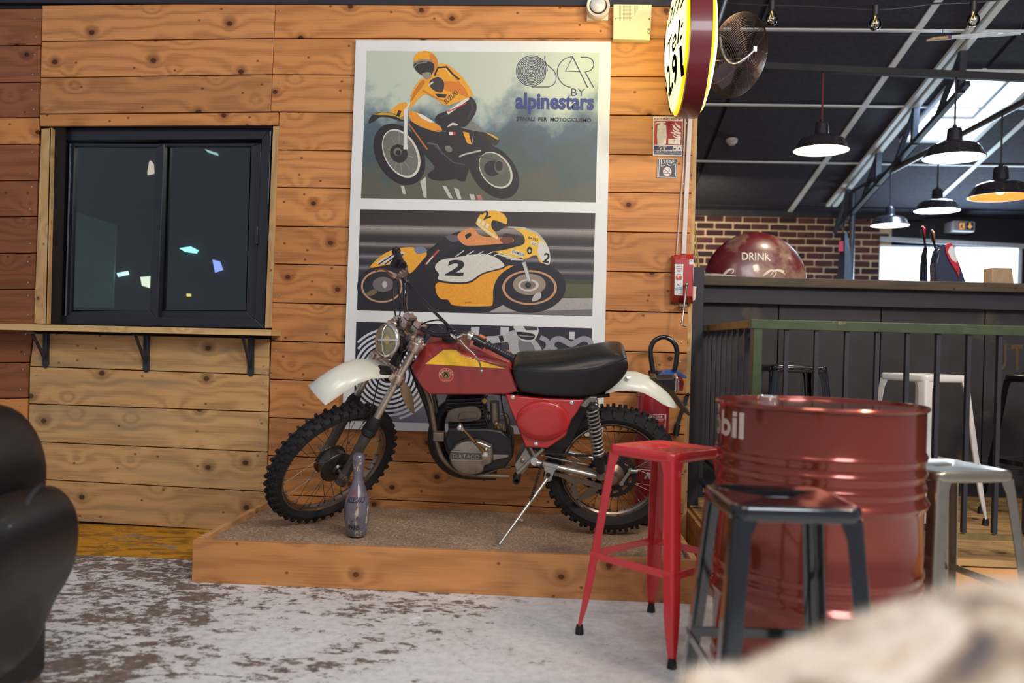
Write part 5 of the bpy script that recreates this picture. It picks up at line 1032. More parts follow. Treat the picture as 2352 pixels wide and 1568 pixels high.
mb.poly([q(264,520,2),q(388,522,2),q(382,590,2),q(360,604,2),q(290,602,2),q(266,585,2)],(186,90,60)); mb.poly([q(300,535,3),q(325,535,3),q(325,556,3),q(300,556,3)],(220,200,190)); mb.poly([q(256,760,2),q(386,762,2),q(384,798,2),q(254,796,2)],(110,160,200)); mb.poly([q(545,230,2),q(575,230,2),q(575,250,2),q(545,250,2)],(50,50,56))
mb.poly([q(290,690,2),q(305,672,2),q(345,712,2),q(335,718,2)],(80,80,86))
mb.build('sticker',fcol_mat('print_gloss'),rbx,smooth=0)
mb=MB(); kb=onY(1577,653,RY-.035); ke=onY(1566,746,RY-.03); mb.ball(kb,.0105,12,10); mb.tube([kb,ke,ke+V((.016,-.004,-.006))],.0052,8); mb.ball(ke+V((.017,-.004,-.006)),.0065,8,6); mb.tube([kb,V((kb.x,RY,kb.z))],.007,8); mb.build('crank_lever',ALU,rbx,smooth=45)
mb=MB(); mb.box(onY(1568,702,-.04),(.04,.04,.014)); mb.build('latch',ALUD,rbx,smooth=0,bevel=.002)
mb=MB(); mb.prism([onY(x,y,-.03) for x,y in ((1592,657),(1600,658),(1597,688),(1590,693))],(0,.03,0)); tag(mb.build('wall_switch',M('switch_cream',(214,200,176),.4),smooth=0,bevel=.002),'small cream wall switch behind the red wall box','switch')
# conduits
mb=MB(); mb.prism([onY(x,y,-.016) for x,y in ((1580.5,262),(1591,262),(1576,583),(1565,583))],(0,.014,0)); tag(mb.build('conduit',M('conduit_white',(206,196,192),.45,var=.05),smooth=0,bevel=.003),'white plastic cable trunking running down to the red wall box','conduit')
mb=MB(); mb.tube([onY(1574,262,-.008),onY(1570,380,-.008),onY(1554,585,-.008)],.0042,8); tag(mb.build('cable',M('cable_grey',(196,176,170),.5),smooth=40),'thin pale cable running beside the white trunking','cable')
mb=MB(); 
cr_=thing('cane_bundle','thin pale canes leaning at the end of the bar top','canes',onY(1604,630,.62))
for i,(x0,y0,x1,y1) in enumerate(((1592,545,1601,631),(1596,520,1606,632),(1599,560,1609,633))):
    mb=MB(); mb.tube([onY(x0,y0,.62),onY(x1,y1,.62)],.0042,6); mb.build('cane',M('cane_straw',(176,156,92),.6,var=.2,scale=60),cr_,smooth=40)
mb=MB(); mb.tube(smooth_path([onY(x,y,.62) for x,y in ((1600,629),(1616,631),(1660,632),(1690,634))]),.004,6); tag(mb.build('cable',M('cable_white',(214,206,196),.5),smooth=40),'white cable lying along the left end of the bar top','cable')
# ---- signs
def plate(name,q,Y,th,mat,label,cat,bev=.001):
    mb=MB(); P=[onY(x,y,Y) for x,y in q]; mb.prism(P,(0,th,0)); 
    t=thing(name,label,cat,sum(P,V((0,0,0)))/4); mb.build('panel',mat,t,smooth=0,bevel=bev); return t
z6=lambda x,y:(1480+x/8.714,250+y/8.714)
sg=plate('safety_sign',[z6(175,150),z6(775,163),z6(757,950),z6(170,932)],-.006,.005,M('sign_white',(222,214,208),.4,var=.02),'red and white EXTINCTEUR sign with a fire extinguisher symbol','sign')
PYF_=PYF; PYF=-.006
A=Art(z6); RED=(150,30,44); CR_=(222,210,200)
A.pg(RED,[(202,238),(768,246),(748,728),(194,716)]); A.pg((196,66,44),[(202,238),(240,238),(246,716),(194,716)])
A.pg((34,46,84),[(192,736),(748,748),(746,826),(190,820)]); A.pg((34,46,84),[(190,832),(746,842),(744,926),(188,912)])
A.tx((150,40,50),'EXTINÇTEUR',198,220,750,228,44,.02)
A.sm(CR_,[(262,705),(262,360),(275,325),(320,305),(328,292),(280,285),(250,290),(225,320),(216,305),(235,268),(280,254),(335,254),(345,246),(358,254),(400,256),(425,270),(425,286),(380,284),(372,300),(420,320),(438,350),(432,706)],2)
A.ln((196,186,176),[(288,404),(416,408),(414,480),(286,474),(288,404)],4)
for fl in ([(620,262),(650,310),(724,350),(724,392),(670,370),(630,320)],[(546,308),(600,330),(640,380),(705,430),(700,445),(640,430),(590,390),(570,340)],[(565,380),(600,430),(724,470),(722,508),(640,490),(585,450)],[(520,468),(580,465),(640,510),(718,535),(716,552),(650,545),(580,500)],[(570,520),(620,555),(722,565),(720,596),(640,590),(590,560)]): A.sm(CR_,fl,3)
A.sm(CR_,[(482,600),(712,602),(722,612),(716,706),(706,714),(488,706),(480,696),(480,612)],2); A.tx((50,40,44),'2',572,672,612,674,62,-.01,.1)
A.tx(CR_,'CLASSES',286,768,452,770,20,.01); A.tx(CR_,'A B',312,812,418,814,38,.02); A.pg(CR_,[(568,748),(646,750),(644,824),(566,822)]); A.pg(CR_,[(662,750),(740,752),(738,826),(660,824)]); A.sm((50,50,60),[(585,810),(590,780),(605,775),(612,790),(630,775),(632,810)],2); A.sm((50,50,60),[(680,800),(700,770),(722,785),(712,815),(690,815)],2)
A.tx(CR_,'EAU PULVERISEE AVEC ADDITIF',244,864,688,872,22,.012); A.tx((190,190,196),'DANGEREUX  Ne pas utiliser sous tension',205,888,730,898,14); A.tx((190,190,196),'voltage superieur 1000 V',330,908,600,912,12)
A.build('print',fcol_mat('print_matt',.42),sg,smooth=0)
sg=plate('no_smoking_sign',[z6(262,985),z6(662,992),z6(652,1385),z6(252,1368)],-.006,.005,M('sign_edge',(180,172,166),.4),"small black L'USINE sign with a crossed out cigarette",'sign')
A=Art(z6); A.pg((36,38,50),[(276,1000),(648,1006),(640,1366),(268,1352)]); WH=(218,216,212)
A.ln(WH,[(288,1350),(300,1012),(336,1014),(334,1150),(470,1112),(486,1112),(488,1140),(626,1104),(626,1352)],12)
A.tx(WH,"L'USINE",344,1094,602,1092,74,-.0); A.el((170,40,56),458,1255,94,98); A.el(WH,458,1255,84,88); A.ln((30,30,40),[(392,1288),(520,1284)],16); A.ln((30,30,40),[(400,1262),(440,1240),(500,1250),(512,1220),(495,1195),(470,1195)],9); A.ln((170,40,56),[(400,1195),(520,1318)],14)
A.build('print',fcol_mat('print_matt',.42),sg,smooth=0)
PYF=PYF_
# siren box and round lamp on the wall
t=plate('wall_siren',[(1409,9),(1497,10),(1494,92),(1408,89)],-.05,.048,M('siren_cream',(226,218,176),.5,var=.03),'square cream siren box with a speaker grille beside the top of the poster','siren',.004)
mb=MB(); z2=lambda x,y,d=-.0505:onY(1340+x/3.409,y/3.409,d)
for i in range(15):
    for j in range(11):
        x=278+i*11; y=48+j*10.5
        if x>440-j*7 : continue
        mb.poly([z2(x,y),z2(x+5,y),z2(x+5,y+5),z2(x,y+5)],(120,112,80))
put_text(mb,'8OI',lambda x,y:z2(502+y,222+x,-.0507),44,22,(40,38,34),bold=.01)
for x,y in ((255,145),(516,149)): mb.poly([z2(x-4,y-5),z2(x+4,y-5),z2(x+5,y+4),z2(x-5,y+4)],(50,46,40))
mb.build('grille',fcol_mat('print_matt',.42),t,smooth=0)
t=thing('wall_spotlight','round white wall lamp with a deep square rim at the top of the wall','lamp',onY(1373,10,0))
c=onY(1374,12,-.08); mb=MB(); mb.lathe([(.052,.08),(.058,.07),(.060,.0),(.057,-.004),(.046,0),(.044,.02)],c,(0,1,0),28,cap=False); mb.box((c.x,-.012,c.z+.01),(.11,.022,.13)); mb.build('housing',M('lamp_white',(222,206,196),.4),t,smooth=40)
mb=MB(); mb.ball(c+V((0,.012,.006)),.040,20,12,(1,.5,1)); mb.build('lamp_lens',M('lamp_pearl',(206,206,206),.15,coat=.5),t,smooth=60)
# ---- big lit oval sign, edge on
SX=onY(1612,110,-.62).x; scn=V((SX-.02,-.40,2.47)); SR=.335
t=thing('illuminated_sign','large oval lit yellow sign with a maroon rim seen edge on','sign',scn)
mb=MB(); mb.lathe([(SR-.012,-.05),(SR,-.046),(SR,.046),(SR-.012,.05)],scn,(1,0,0),48); mb.build('rim',M('sign_maroon',(104,28,38),.35,coat=.4,var=.06),t,smooth=30)
m,nt,bb=newmat('lit_acrylic'); tc=N(nt,'ShaderNodeTexCoord'); vm=N(nt,'ShaderNodeVectorMath',operation='LENGTH'); L(nt,mapping(nt,tc.outputs['Object'],(0,1,1)),vm.inputs[0])
c=ramp(nt,math_(nt,'MULTIPLY',vm.outputs['Value'],1/.34),[(.0,S(255,252,214)),(.88,S(255,250,190)),(.91,S(240,214,20)),(1,S(226,190,10))]); L(nt,c,bb.inputs['Base Color']); L(nt,c,bb.inputs['Emission Color']); bb.inputs['Emission Strength'].default_value=1.1; bb.inputs['Roughness'].default_value=.25
dome=[(SR-.012,.05),(SR*.9,.066),(SR*.7,.086),(SR*.45,.102),(SR*.2,.110),(.002,.112)]
for s in (-1,1):
    mb=MB(); mb.lathe([(r_,h*s) for r_,h in dome],scn,(1,0,0),48,cap=False); mb.build('lit_face',m,t,smooth=60)
def dmx(r_):
    for (r0,h0),(r1,h1) in zip(dome,dome[1:]):
        if r1<=r_<=r0: return h0+(h1-h0)*(r0-r_)/(r0-r1)
    return .112 if r_<.002 else .05
def sm_(s): 
    def f(u,v): rr=math.hypot(u,v); return scn+V((s*(dmx(min(rr,SR-.013))+.006),-u if s<0 else u,v))
    return f
mb=MB(); f=sm_(-1)
put_text(mb,'Gapriani',lambda x,y:f(-.36+x,.015+x*.10+y),.66,.12,bold=.0,shear=.35)
put_text(mb,'Tel:',lambda x,y:f(.07+x,-.115+x*.25+y),.22,.10,shear=.2,bold=.01); put_text(mb,'3.9.2.91',lambda x,y:f(-.22+x,-.265+x*.12+y),.49,.115,shear=.25,bold=.03)
for k in range(8): pass
mb.poly([f(-.22,-.06),f(-.10,-.01),f(-.06,-.005),f(-.12,-.05)])
f2=sm_(1); put_text(mb,'Riviera',lambda x,y:f2(-.25+x,.0+y),.50,.12,shear=.3); put_text(mb,'Tel: 3.9.2.91',lambda x,y:f2(-.24+x,-.16+y),.46,.08,shear=.3)
mb.build('lettering',M('letter_black',(9,7,6),.9,spec=0.,var=0),t,smooth=0)
mb=MB(); mb.box((SX-.02,-.035,2.47),(.06,.07,.20)); mb.bar(V((SX+.0,-.3,2.80)),V((SX+.12,-.1,3.1)),.03,.03); mb.build('wall_mount',BLKM,t,smooth=0)
ll=bpy.data.lights.new('sign_glow','POINT'); ll.energy=5; ll.color=(1,.86,.30); ll.shadow_soft_size=.15; lo=bpy.data.objects.new('sign_glow',ll); COL.objects.link(lo); lo.location=(SX-.24,-.36,2.5)
# ---- wall fan
fc=onY(1694,128,.05); fn=V((.60,-.70,-.38)).normalized(); A_,B2,n_=basis(fn)
t=thing('wall_fan','dark wall fan in a round wire cage behind the lit sign','fan',fc)
mb=MB(); R=.215
for i in range(26):
    th=PI*.5*(i/25); 
    for s in (1,-1): 
        if i==0 and s<0: continue
        mb.ring(fc+n_*s*.062*math.sin(th),n_,max(R*math.cos(th*.94),.02),.0010 if i else .0035,44,4)
mb.build('cage_rings',M('wire_bronze',(126,104,84),.3,.9,var=.2),t,smooth=50)
mb=MB()
for i in range(10):
    a=2*PI*i/10
    for s in (1,-1): mb.tube([fc+n_*s*.062*math.sin(PI*.5*k/6)+(A_*math.cos(a)+B2*math.sin(a))*R*math.cos(PI*.47*k/6) for k in range(7)],.0013,4)
mb.build('cage_spokes',M('wire_bronze',(126,104,84),.3,.9),t,smooth=40)
for i in range(3):
    a=2*PI*i/3+.5; d=A_*math.cos(a)+B2*math.sin(a); e=n_.cross(d); mb=MB(); mb.loft([[fc+d*.03+e*.02+n_*.01,fc+d*.03-e*.02-n_*.01,fc+d*.03-e*.02-n_*.013,fc+d*.03+e*.02+n_*.007],[fc+d*.12+e*.07+n_*.02,fc+d*.12-e*.04-n_*.02,fc+d*.12-e*.04-n_*.023,fc+d*.12+e*.07+n_*.017],[fc+d*.185+e*.05+n_*.018,fc+d*.185-e*.05-n_*.018,fc+d*.185-e*.05-n_*.021,fc+d*.185+e*.05+n_*.015]]); mb.build('blade',M('blade_dark',(58,46,60),.35,var=.1),t,smooth=40)
mb=MB(); mb.lathe([(.02,-.16),(.06,-.15),(.065,-.06),(.03,-.04),(.03,.02),(.012,.03)],fc,n_,20); mb.build('motor',BLKM,t,smooth=40)
mb=MB(); pa=onY(1650,58,-.02); mb.tube(smooth_path([onY(1654,85,-.05),onY(1660,120,-.06),onY(1672,140,-.08),onY(1690,146,-.10),onY(1712,134,-.12),onY(1732,116,-.10)]),.007,8); mb.box(onY(1734,113,-.10),(.018,.012,.026)); mb.build('bracket',CHR,t,smooth=45)
mb=MB(); mb.tube([onY(1640,85,.0),onY(1670,-10,.0)],.011,8); mb.tube([onY(1640,85,.0),V((.69,.02,onY(1640,85,.0).z-.05)),fc-n_*.12],.012,8); mb.build('arm',M('arm_steel',(110,116,130),.35,.6),t,smooth=40)
# ---- bulb string
for i,(x,y) in enumerate(((1772,44),(2010,55),(2235,46))):
    t=thing('light_bulb',('clear unlit bulb on the cable, the one beside the wall fan','clear bulb on the cable, the middle one of the string','clear bulb on the cable, the one above the white tube')[i],'light bulb',onY(x,y,.3),'clear bulbs hanging on the cable under the ceiling')
    c=onY(x,y,.3); mb=MB(); mb.lathe([(.002,-.036),(.018,-.032),(.031,-.018),(.034,.0),(.030,.018),(.018,.036),(.014,.05),(.014,.056)],c,(0,0,1),20,cap=False)
    if 'bulb_glass' not in MATS:
        clear('bulb_glass',(250,250,245),.02,1.6)
    mb.build('glass',MATS['bulb_glass'],t,smooth=60)
    mb=MB(); mb.tube([c+V((0,0,.045)),c+V((-.006,0,.02)),c+V((-.012,0,.0)),c+V((0,0,.006)),c+V((.012,0,.0)),c+V((.006,0,.02)),c+V((.001,0,.045))],.0016,5); mb.build('filament',M('filament',(255,220,150),.4,emis=(255,210,140),estr=.8),t,smooth=40)
    mb=MB(); mb.lathe([(.016,.046),(.018,.05),(.018,.10),(.010,.108)],c,(0,0,1),14); mb.build('socket',BLKM,t,smooth=35)
mb=MB(); mb.tube(smooth_path([onY(x,y,.3) for x,y in ((1640,2),(1700,8),(1772,12),(1860,14),(1940,18),(2010,22),(2080,16),(2150,8),(2235,5),(2360,-8))]),.005,6); tag(mb.build('cable',BLKM,smooth=40),'black cable of the bulb string sagging below the ceiling','cable')
# ---- pendant lamps
def pendant(x,yb,wpx,d,ytop,name,label,warm=0,gr=None,cordc=None):
    Y=d-CD; c=onY(x,yb,Y); k=ppm(c); R=wpx/2/k
    t=thing(name,label,'lamp',c,gr)
    pr=[(R,0),(R*1.005,.004),(R*.97,.06*R),(R*.84,.31*R),(R*.76,.41*R),(R*.60,.48*R),(R*.38,.53*R),(R*.27,.57*R),(R*.25,.62*R),(R*.23,.96*R),(R*.20,1.02*R),(R*.08,1.05*R),(R*.06,1.14*R)]
    inn=[(R*.05,.48*R),(R*.40,.47*R),(R*.72,.39*R),(R*.81,.28*R),(R*.97,0)]
    mb=MB(); mb.lathe(pr[::-1],c,(0,0,1),36,cap=False); mb.lathe([(R*.97,0),(R,0)],c,(0,0,1),36,cap=False); mb.build('shade',M('shade_black',(44,42,48),.2,var=.1,coat=.5),t,smooth=40)
    mb=MB(); mb.lathe(inn,c,(0,0,1),36,cap=False); mb.build('shade_lining',M('lining_warm' if warm else 'lining_white',(240,170,90) if warm else (250,246,232),.5,var=0,emis=(255,170,80) if warm else (255,244,222),estr=.9 if warm else 1.9),t,smooth=50)
    mb=MB(); mb.ball(c+V((0,0,(.20 if not warm else .26)*R)),.26*R if not warm else .17*R,14,10); mb.build('bulb',M('bulb_hot_w' if warm else 'bulb_hot',(255,240,210),.4,var=0,emis=(255,226,160) if warm else (255,248,232),estr=9),t,smooth=60)
    zt=onY(x,ytop,Y).z; mb=MB(); mb.tube([c+V((0,0,1.10*R)),V((c.x,c.y,zt))],.006,6); mb.build('cord',M(*(cordc or ('cord_black',(34,32,38),.5))),t,smooth=40)
    l=bpy.data.lights.new('lamp','SPOT'); l.energy=24 if not warm else 14; l.color=(1,.84,.62); l.spot_size=rad(130); l.spot_blend=.6; l.shadow_soft_size=.06; o=bpy.data.objects.new('lamp',l); COL.objects.link(o); o.location=c+V((0,0,-.02))
PG='black enamel pendant lamps over the bar'
pendant(1886,346,126,5.57,160,'pendant_lamp','black pendant lamp on a red cord hanging from the thin ceiling beam',0,PG,('cord_red',(112,34,40),.5))
pendant(2191,363,134,5.57,168,'pendant_lamp','black pendant lamp glowing in front of the skylight',0,PG)
pendant(2152,484,97,7.16,338,'pendant_lamp','small black pendant lamp hanging lower behind the skylight lamp',0,PG)
pendant(2043,518,84,8.2,396,'pendant_lamp','farthest grey rimmed pendant lamp above the left corner of the back window',0,PG)
pendant(2297,453,136,6.14,262,'pendant_lamp','amber glowing pendant lamp at the right edge under the pipe arm',1,PG)
# smoke detector
c=onC(1681,321,-.01); mb=MB(); mb.lathe([(.055,0),(.055,.015),(.048,.03),(.030,.04),(.028,.052),(.004,.056)],c,-CN,24); tag(mb.build('smoke_detector',M('detector_white',(200,190,188),.4),smooth=40),'small white smoke detector on the sloping black ceiling','detector')
# long tube
t=thing('long_tube','long whitish tube with a tan rounded tip hanging below the ceiling beside the skylight','tube',onY(2240,82,.9))
P=[onY(x,y,.9) for x,y in ((2128,93),(2145,89),(2180,86),(2240,80),(2345,70))]; mb=MB(); mb.tube(P[:3],[.005,.011,.012],8); mb.build('tip',M('tip_tan',(176,150,106),.5,var=.15),t,smooth=45)
mb=MB(); mb.tube(P[2:],[.012,.011,.006],8); mb.build('rod',M('rod_white',(190,196,204),.3),t,smooth=45); mb=MB(); mb.tube([onY(2200,86,.9),onY(2344,78,.9)],[.008,.006],8); mb.build('rod',M('rod_white',(190,196,204),.3),t,smooth=45); mb=MB(); mb.tube([onY(2176,86,.9),onY(2184,85.5,.9)],.013,8); mb.build('band',M('band_plum',(110,70,96),.4),t,smooth=45)
mb=MB(); mb.ring(onY(2350,83,.9),(0,1,0),.016,.004,16,6); mb.tube([onY(2345,72,.9),onY(2352,-20,.9)],.003,6); mb.tube([onY(2165,86,.9),V((onY(2165,86,.9).x,.9,3.7))],.002,6); mb.build('hanger',BLKM,t,smooth=40)
# ---- bar counter
CY=.60; bc_=thing('bar_counter','dark wooden bar counter with a rough thick top','bar counter',(onY(1900,700,CY).x,CY+.4,DZ))
tl=onY(1560,630,CY); tr_=onY(2420,657,CY); m=wood('bar_top_wood',(84,72,58),(40,34,32),knot=.08,stain=(40,36,40))
zc=(onY(1900,640,CY).z); x1=5.5
mb=MB(); mb.box(((tl.x+x1)/2,CY+.37,zc-.027),(x1-tl.x,.74,.054)); mb.build('countertop',m,bc_,smooth=0,bevel=.006)
mb=MB(); mb.box(((tl.x+x1)/2,CY+.08,zc-.054-.05),(x1-tl.x-.02,.06,.10)); mb.build('apron',BLK,bc_,smooth=0,bevel=.002)
nb=8; xx=tl.x+.01; wd_=(x1-xx)/nb
BARF=M('bar_front_dark',(42,39,43),.6,var=.35,scale=5,dirt=((74,62,54),.58))
for k in range(nb):
    mb=MB(); mb.box((xx+wd_*(k+.5),CY+.12,(zc-.15+DZ)/2),(wd_-.006,.03,zc-.15-DZ)); mb.build('front_panel',BARF,bc_,smooth=0,bevel=.002)
f=lambda x,y,Y=CY+.103:onY(x,y,Y)
for ch,x0,w_ in (('U',2286,26),('T',2322,28),('I',2362,8)):
    mb=MB(); put_text(mb,ch,lambda x,y:f(x0+x,848-y),w_,58,bold=.02); mb.build('letter',M('bronze_letters',(104,84,54),.4,.6),bc_,smooth=0)
mb=MB(); mb.bar(V((onY(1620,1100,-.0).x,CY-.10,DZ+.18)),V((x1,CY-.10,DZ+.18)),.03,.03); mb.build('foot_rail',BLK,bc_,smooth=0,bevel=.004)
# ---- disc sign, taps, apron, exit sign
DY=1.62
def cirfit(a,b,c):
    ax,ay,bx_,by_,cx_,cy_=*a,*b,*c; d=2*(ax*(by_-cy_)+bx_*(cy_-ay)+cx_*(ay-by_)); ux=((ax*ax+ay*ay)*(by_-cy_)+(bx_*bx_+by_*by_)*(cy_-ay)+(cx_*cx_+cy_*cy_)*(ay-by_))/d; uy=((ax*ax+ay*ay)*(cx_-bx_)+(bx_*bx_+by_*by_)*(ax-cx_)+(cx_*cx_+cy_*cy_)*(bx_-ax))/d; return ux,uy,math.hypot(ax-ux,ay-uy)
qa,qb,qc=[onY(x,y,DY) for x,y in ((1622,618),(1738,533),(1852,628))]; ux,uz,ur=cirfit((qa.x,qa.z),(qb.x,qb.z),(qc.x,qc.z)); dcn=V((ux,DY,uz))
t0=thing('back_counter','dark counter behind the bar that carries the round sign','counter',(ux,DY+.1,0)); mb=MB(); mb.box((ux+.4,DY+.12,(uz-ur)/2),(3.0,.45,uz-ur-.004)); mb.build('cabinet',BLK,t0,smooth=0,bevel=.004)
t=thing('round_sign','big weathered round red enamel sign reading DRINK leaning behind the bar','sign',dcn)
mb=MB(); mb.lathe([(ur,.03),(ur,.0),(ur*.97,-.015),(ur*.85,-.05),(ur*.6,-.085),(ur*.3,-.10),(.002,-.105)],dcn,(0,1,0),48,cap=False); mb.lathe([(ur,.03),(.002,.03)],dcn,(0,1,0),48,cap=False)
mb.build('disc',M('enamel_red',(92,24,32),.34,var=.3,scale=7,coat=.25,dirt=((132,104,92),.50)),t,smooth=60)
def ds(px,py,off=.004):
    p=onY(px,py,DY); rr=min(math.hypot(p.x-ux,p.z-uz)/ur,1)
    for (r0,h0),(r1,h1) in zip([(1,0),(.97,.015),(.85,.05),(.6,.085),(.3,.10),(0,.105)],[(.97,.015),(.85,.05),(.6,.085),(.3,.10),(0,.105)]):
        if r1<=rr<=r0: h=h0+(h1-h0)*(r0-rr)/(r0-r1); break
    return onY(px,py,DY-h-off)
mb=MB(); put_text(mb,'DRINK',lambda x,y:ds(1704+x,596.5+x*.025-y),67,17.5,bold=.015)
z8=lambda x,y:ds(1600+x/6.533,480+y/6.533)
def stroke(mb,pts,ws,fn):
    pts=[V((*p,0)) for p in pts]; P=smooth_path(pts,4); n=len(P)
    W_=[]; 
    for i in range(n): k=i/(n-1)*(len(ws)-1); j=min(int(k),len(ws)-2); W_.append(ws[j]+(ws[j+1]-ws[j])*(k-j))
    L_=[];R_=[]
    for i,p in enumerate(P): d=(P[min(i+1,n-1)]-P[max(i-1,0)]).normalized(); q_=V((-d.y,d.x,0))*W_[i]/2; L_.append(fn(*(p+q_)[:2])); R_.append(fn(*(p-q_)[:2]))
    for i in range(n-1): mb.poly([L_[i],L_[i+1],R_[i+1],R_[i]])
stroke(mb,[(380,1010),(430,960),(480,915),(530,900),(555,915),(545,950),(520,965)],[10,40,34,20,14,18,6],z8)
stroke(mb,[(60,955),(150,968),(260,975),(380,985),(430,990)],[10,22,22,22,10],z8)
stroke(mb,[(990,1010),(1050,960),(1110,920),(1180,925),(1190,970),(1150,1020)],[8,40,30,14,12,10],z8); stroke(mb,[(1110,1000),(1150,940),(1200,915),(1280,930),(1350,970),(1420,990)],[8,14,26,40,44,20],z8)
stroke(mb,[(1350,1020),(1400,985),(1450,940),(1490,935),(1480,970),(1430,1010)],[10,36,24,14,16,8],z8); stroke(mb,[(1470,1000),(1510,975),(1550,935)],[14,26,4],z8)
mb.build('lettering',M('letter_cream',(214,204,196),.4),t,smooth=0)
TY=1.05
def taph(x0,y0,x1,y1,red,lab):
    a,b2=onY(x0,y0,TY),onY(x1,y1,TY); t=thing('beer_tap',lab,'beer tap',V((b2.x,TY,zc)),'beer taps on the bar'); d=a-b2
    mb=MB(); mb.tube([b2,b2+d*.35,b2+d*.6,b2+d*.85,a],[.012,.010,.020,.026,.012],10,flat=.6); mb.build('tap_handle',M('tap_chrome',(96,104,120),.12,1.0),t,smooth=50)
    mb=MB(); mb.tube([b2+d*.5-V((0,.016,0)),b2+d*.85-V((0,.02,0)),a-V((0,.008,0))],[.004,.016,.006],8,flat=.5); mb.build('badge',M('tap_red' if red else 'tap_amber',(196,40,56) if red else (190,140,96),.3),t,smooth=50)
    mb=MB(); mb.tube([b2,V((b2.x+.012,TY+.05,b2.z-.04)),V((b2.x+.025,TY+.08,b2.z-.10)),V((b2.x+.025,TY+.08,zc+.002))],[.012,.016,.022,.024],12); mb.lathe([(.029,.001),(.029,.012),(.024,.016)],V((b2.x+.025,TY+.08,zc)),(0,0,1),16); mb.build('spout',M('tap_chrome',(96,104,120),.12,1.0),t,smooth=50)
taph(2118,519,2126,570,1,'beer tap with a red handle top, left one of the pair'); taph(2139,528,2150,578,0,'beer tap with an amber handle top, right one of the pair')
t=thing('beer_font','tall tilted black beer font with a red teardrop badge on the bar','beer font',V((onY(2185,650,TY-.20).x,TY-.2,zc)))
P=[(2150,655),(2148,610),(2155,575),(2168,560),(2182,560),(2195,580),(2210,620),(2222,656)]
mb=MB(); mb.prism([onY(x,y,TY-.20) for x,y in P],(0,.09,0)); mb.build('column',M('font_blue_black',(44,52,76),.15,coat=.6),t,smooth=30,bevel=.01)
mb=MB(); mb.prism([onY(x,y,TY-.21) for x,y in ((2172,566),(2176,559),(2184,557),(2190,564),(2196,590),(2204,612),(2203,638),(2198,625),(2182,600),(2173,580))],(0,.012,0)); mb.build('badge',M('tap_red',(196,40,56),.3),t,smooth=0,bevel=.002)
mb=MB(); mb.prism([onY(x,y,TY-.212) for x,y in ((2177,578),(2182,566),(2188,564),(2193,575),(2199,598),(2196,603),(2186,596))],(0,.008,0)); mb.build('badge_inlay',M('inlay_white',(220,222,226),.3),t,smooth=0)
mb=MB(); mb.prism([onY(x,y,1.15) for x,y in ((2279,614),(2325,615),(2330,657),(2279,655))],(0,.12,0)); tag(mb.build('cardboard_box',M('cardboard',(176,150,122),.7,var=.08),smooth=0,bevel=.004),'small brown box on the bar in front of the bright back window','box')
t=thing('hanging_apron','dark blue apron with a red tag hanging beside the pipe upright','apron',onY(1940,570,4.6))
mb=MB(); rings=[]
for y,xa,xb in ((535,1934,1946),(555,1930,1950),(580,1928,1953),(610,1925,1955),(645,1920,1957)):
    rings.append([onY(xa,y,4.6),onY((xa+xb)/2,y,4.52),onY(xb,y,4.6),onY((xa+xb)/2,y,4.66)])
mb.loft(rings); mb.build('cloth',M('apron_navy',(40,50,72),.6,var=.2),t,smooth=60)
mb=MB(); mb.tube([onY(1936,536,4.6),onY(1940,500,4.62),V((px_-.02,4.70,onY(1944,480,4.7).z))],.006,6); mb.tube([onY(1946,536,4.6),V((px_-.02,4.70,onY(1944,480,4.7).z))],.006,6); mb.build('strap',BLKM,t,smooth=40)
mb=MB(); mb.prism([onY(x,y,4.5) for x,y in ((1928,554),(1937,553),(1937,577),(1926,577))],(0,.01,0)); mb.build('tag',M('tag_red',(196,44,72),.5),t,smooth=0)
t=thing('exit_sign','white emergency exit sign with two orange pictograms above the back window','sign',onY(2214,519,5.45))
mb=MB(); mb.prism([onY(x,y,5.42) for x,y in ((2191,506),(2240,509),(2239,532),(2190,530))],(0,.245,0)); mb.build('housing',M('exit_white',(190,188,194),.4),t,smooth=0,bevel=.006)
EX=M('exit_orange',(246,186,120),.4,emis=(250,180,110),estr=.7,var=0)
for u,v in ((2202,2217),(2220,2236)):
    mb=MB(); mb.prism([onY(u,510,5.415),onY(v,511,5.415),onY(v,528,5.415),onY(u,527,5.415)],(0,.004,0)); pn=mb.build('pictogram',M('exit_black',(50,40,44),.4),t,smooth=0)
    mb=MB(); c=(u+v)/2
    q_=lambda x,y:onY(c+x,519+y,5.405)
    if u<2210: 
        mb.poly([q_(-6,-7),q_(6,-7),q_(6,8),q_(-6,8)]); mb.build('glow_panel',EX,pn,smooth=0); mb=MB()
        q2=lambda x,y:onY(c+x,519+y,5.40)
        for pts in ([(0,-6),(2,-6),(2,-4),(0,-4)],[(-3,-3),(3,-3),(4,0),(1,-1),(1,2),(5,6),(3,7),(-1,3),(-4,6),(-5,5),(-2,1),(-2,-1),(-5,0)]): mb.poly([q2(*k) for k in pts])
        mb.build('running_figure',M('exit_black',(50,40,44),.4),pn,smooth=0)
    else: mb.poly([q_(-2,-7),q_(2,-7),q_(2,0),(q_(6,0)),q_(0,7),q_(-6,0),q_(-2,0)]); mb.build('arrow',EX,pn,smooth=0)
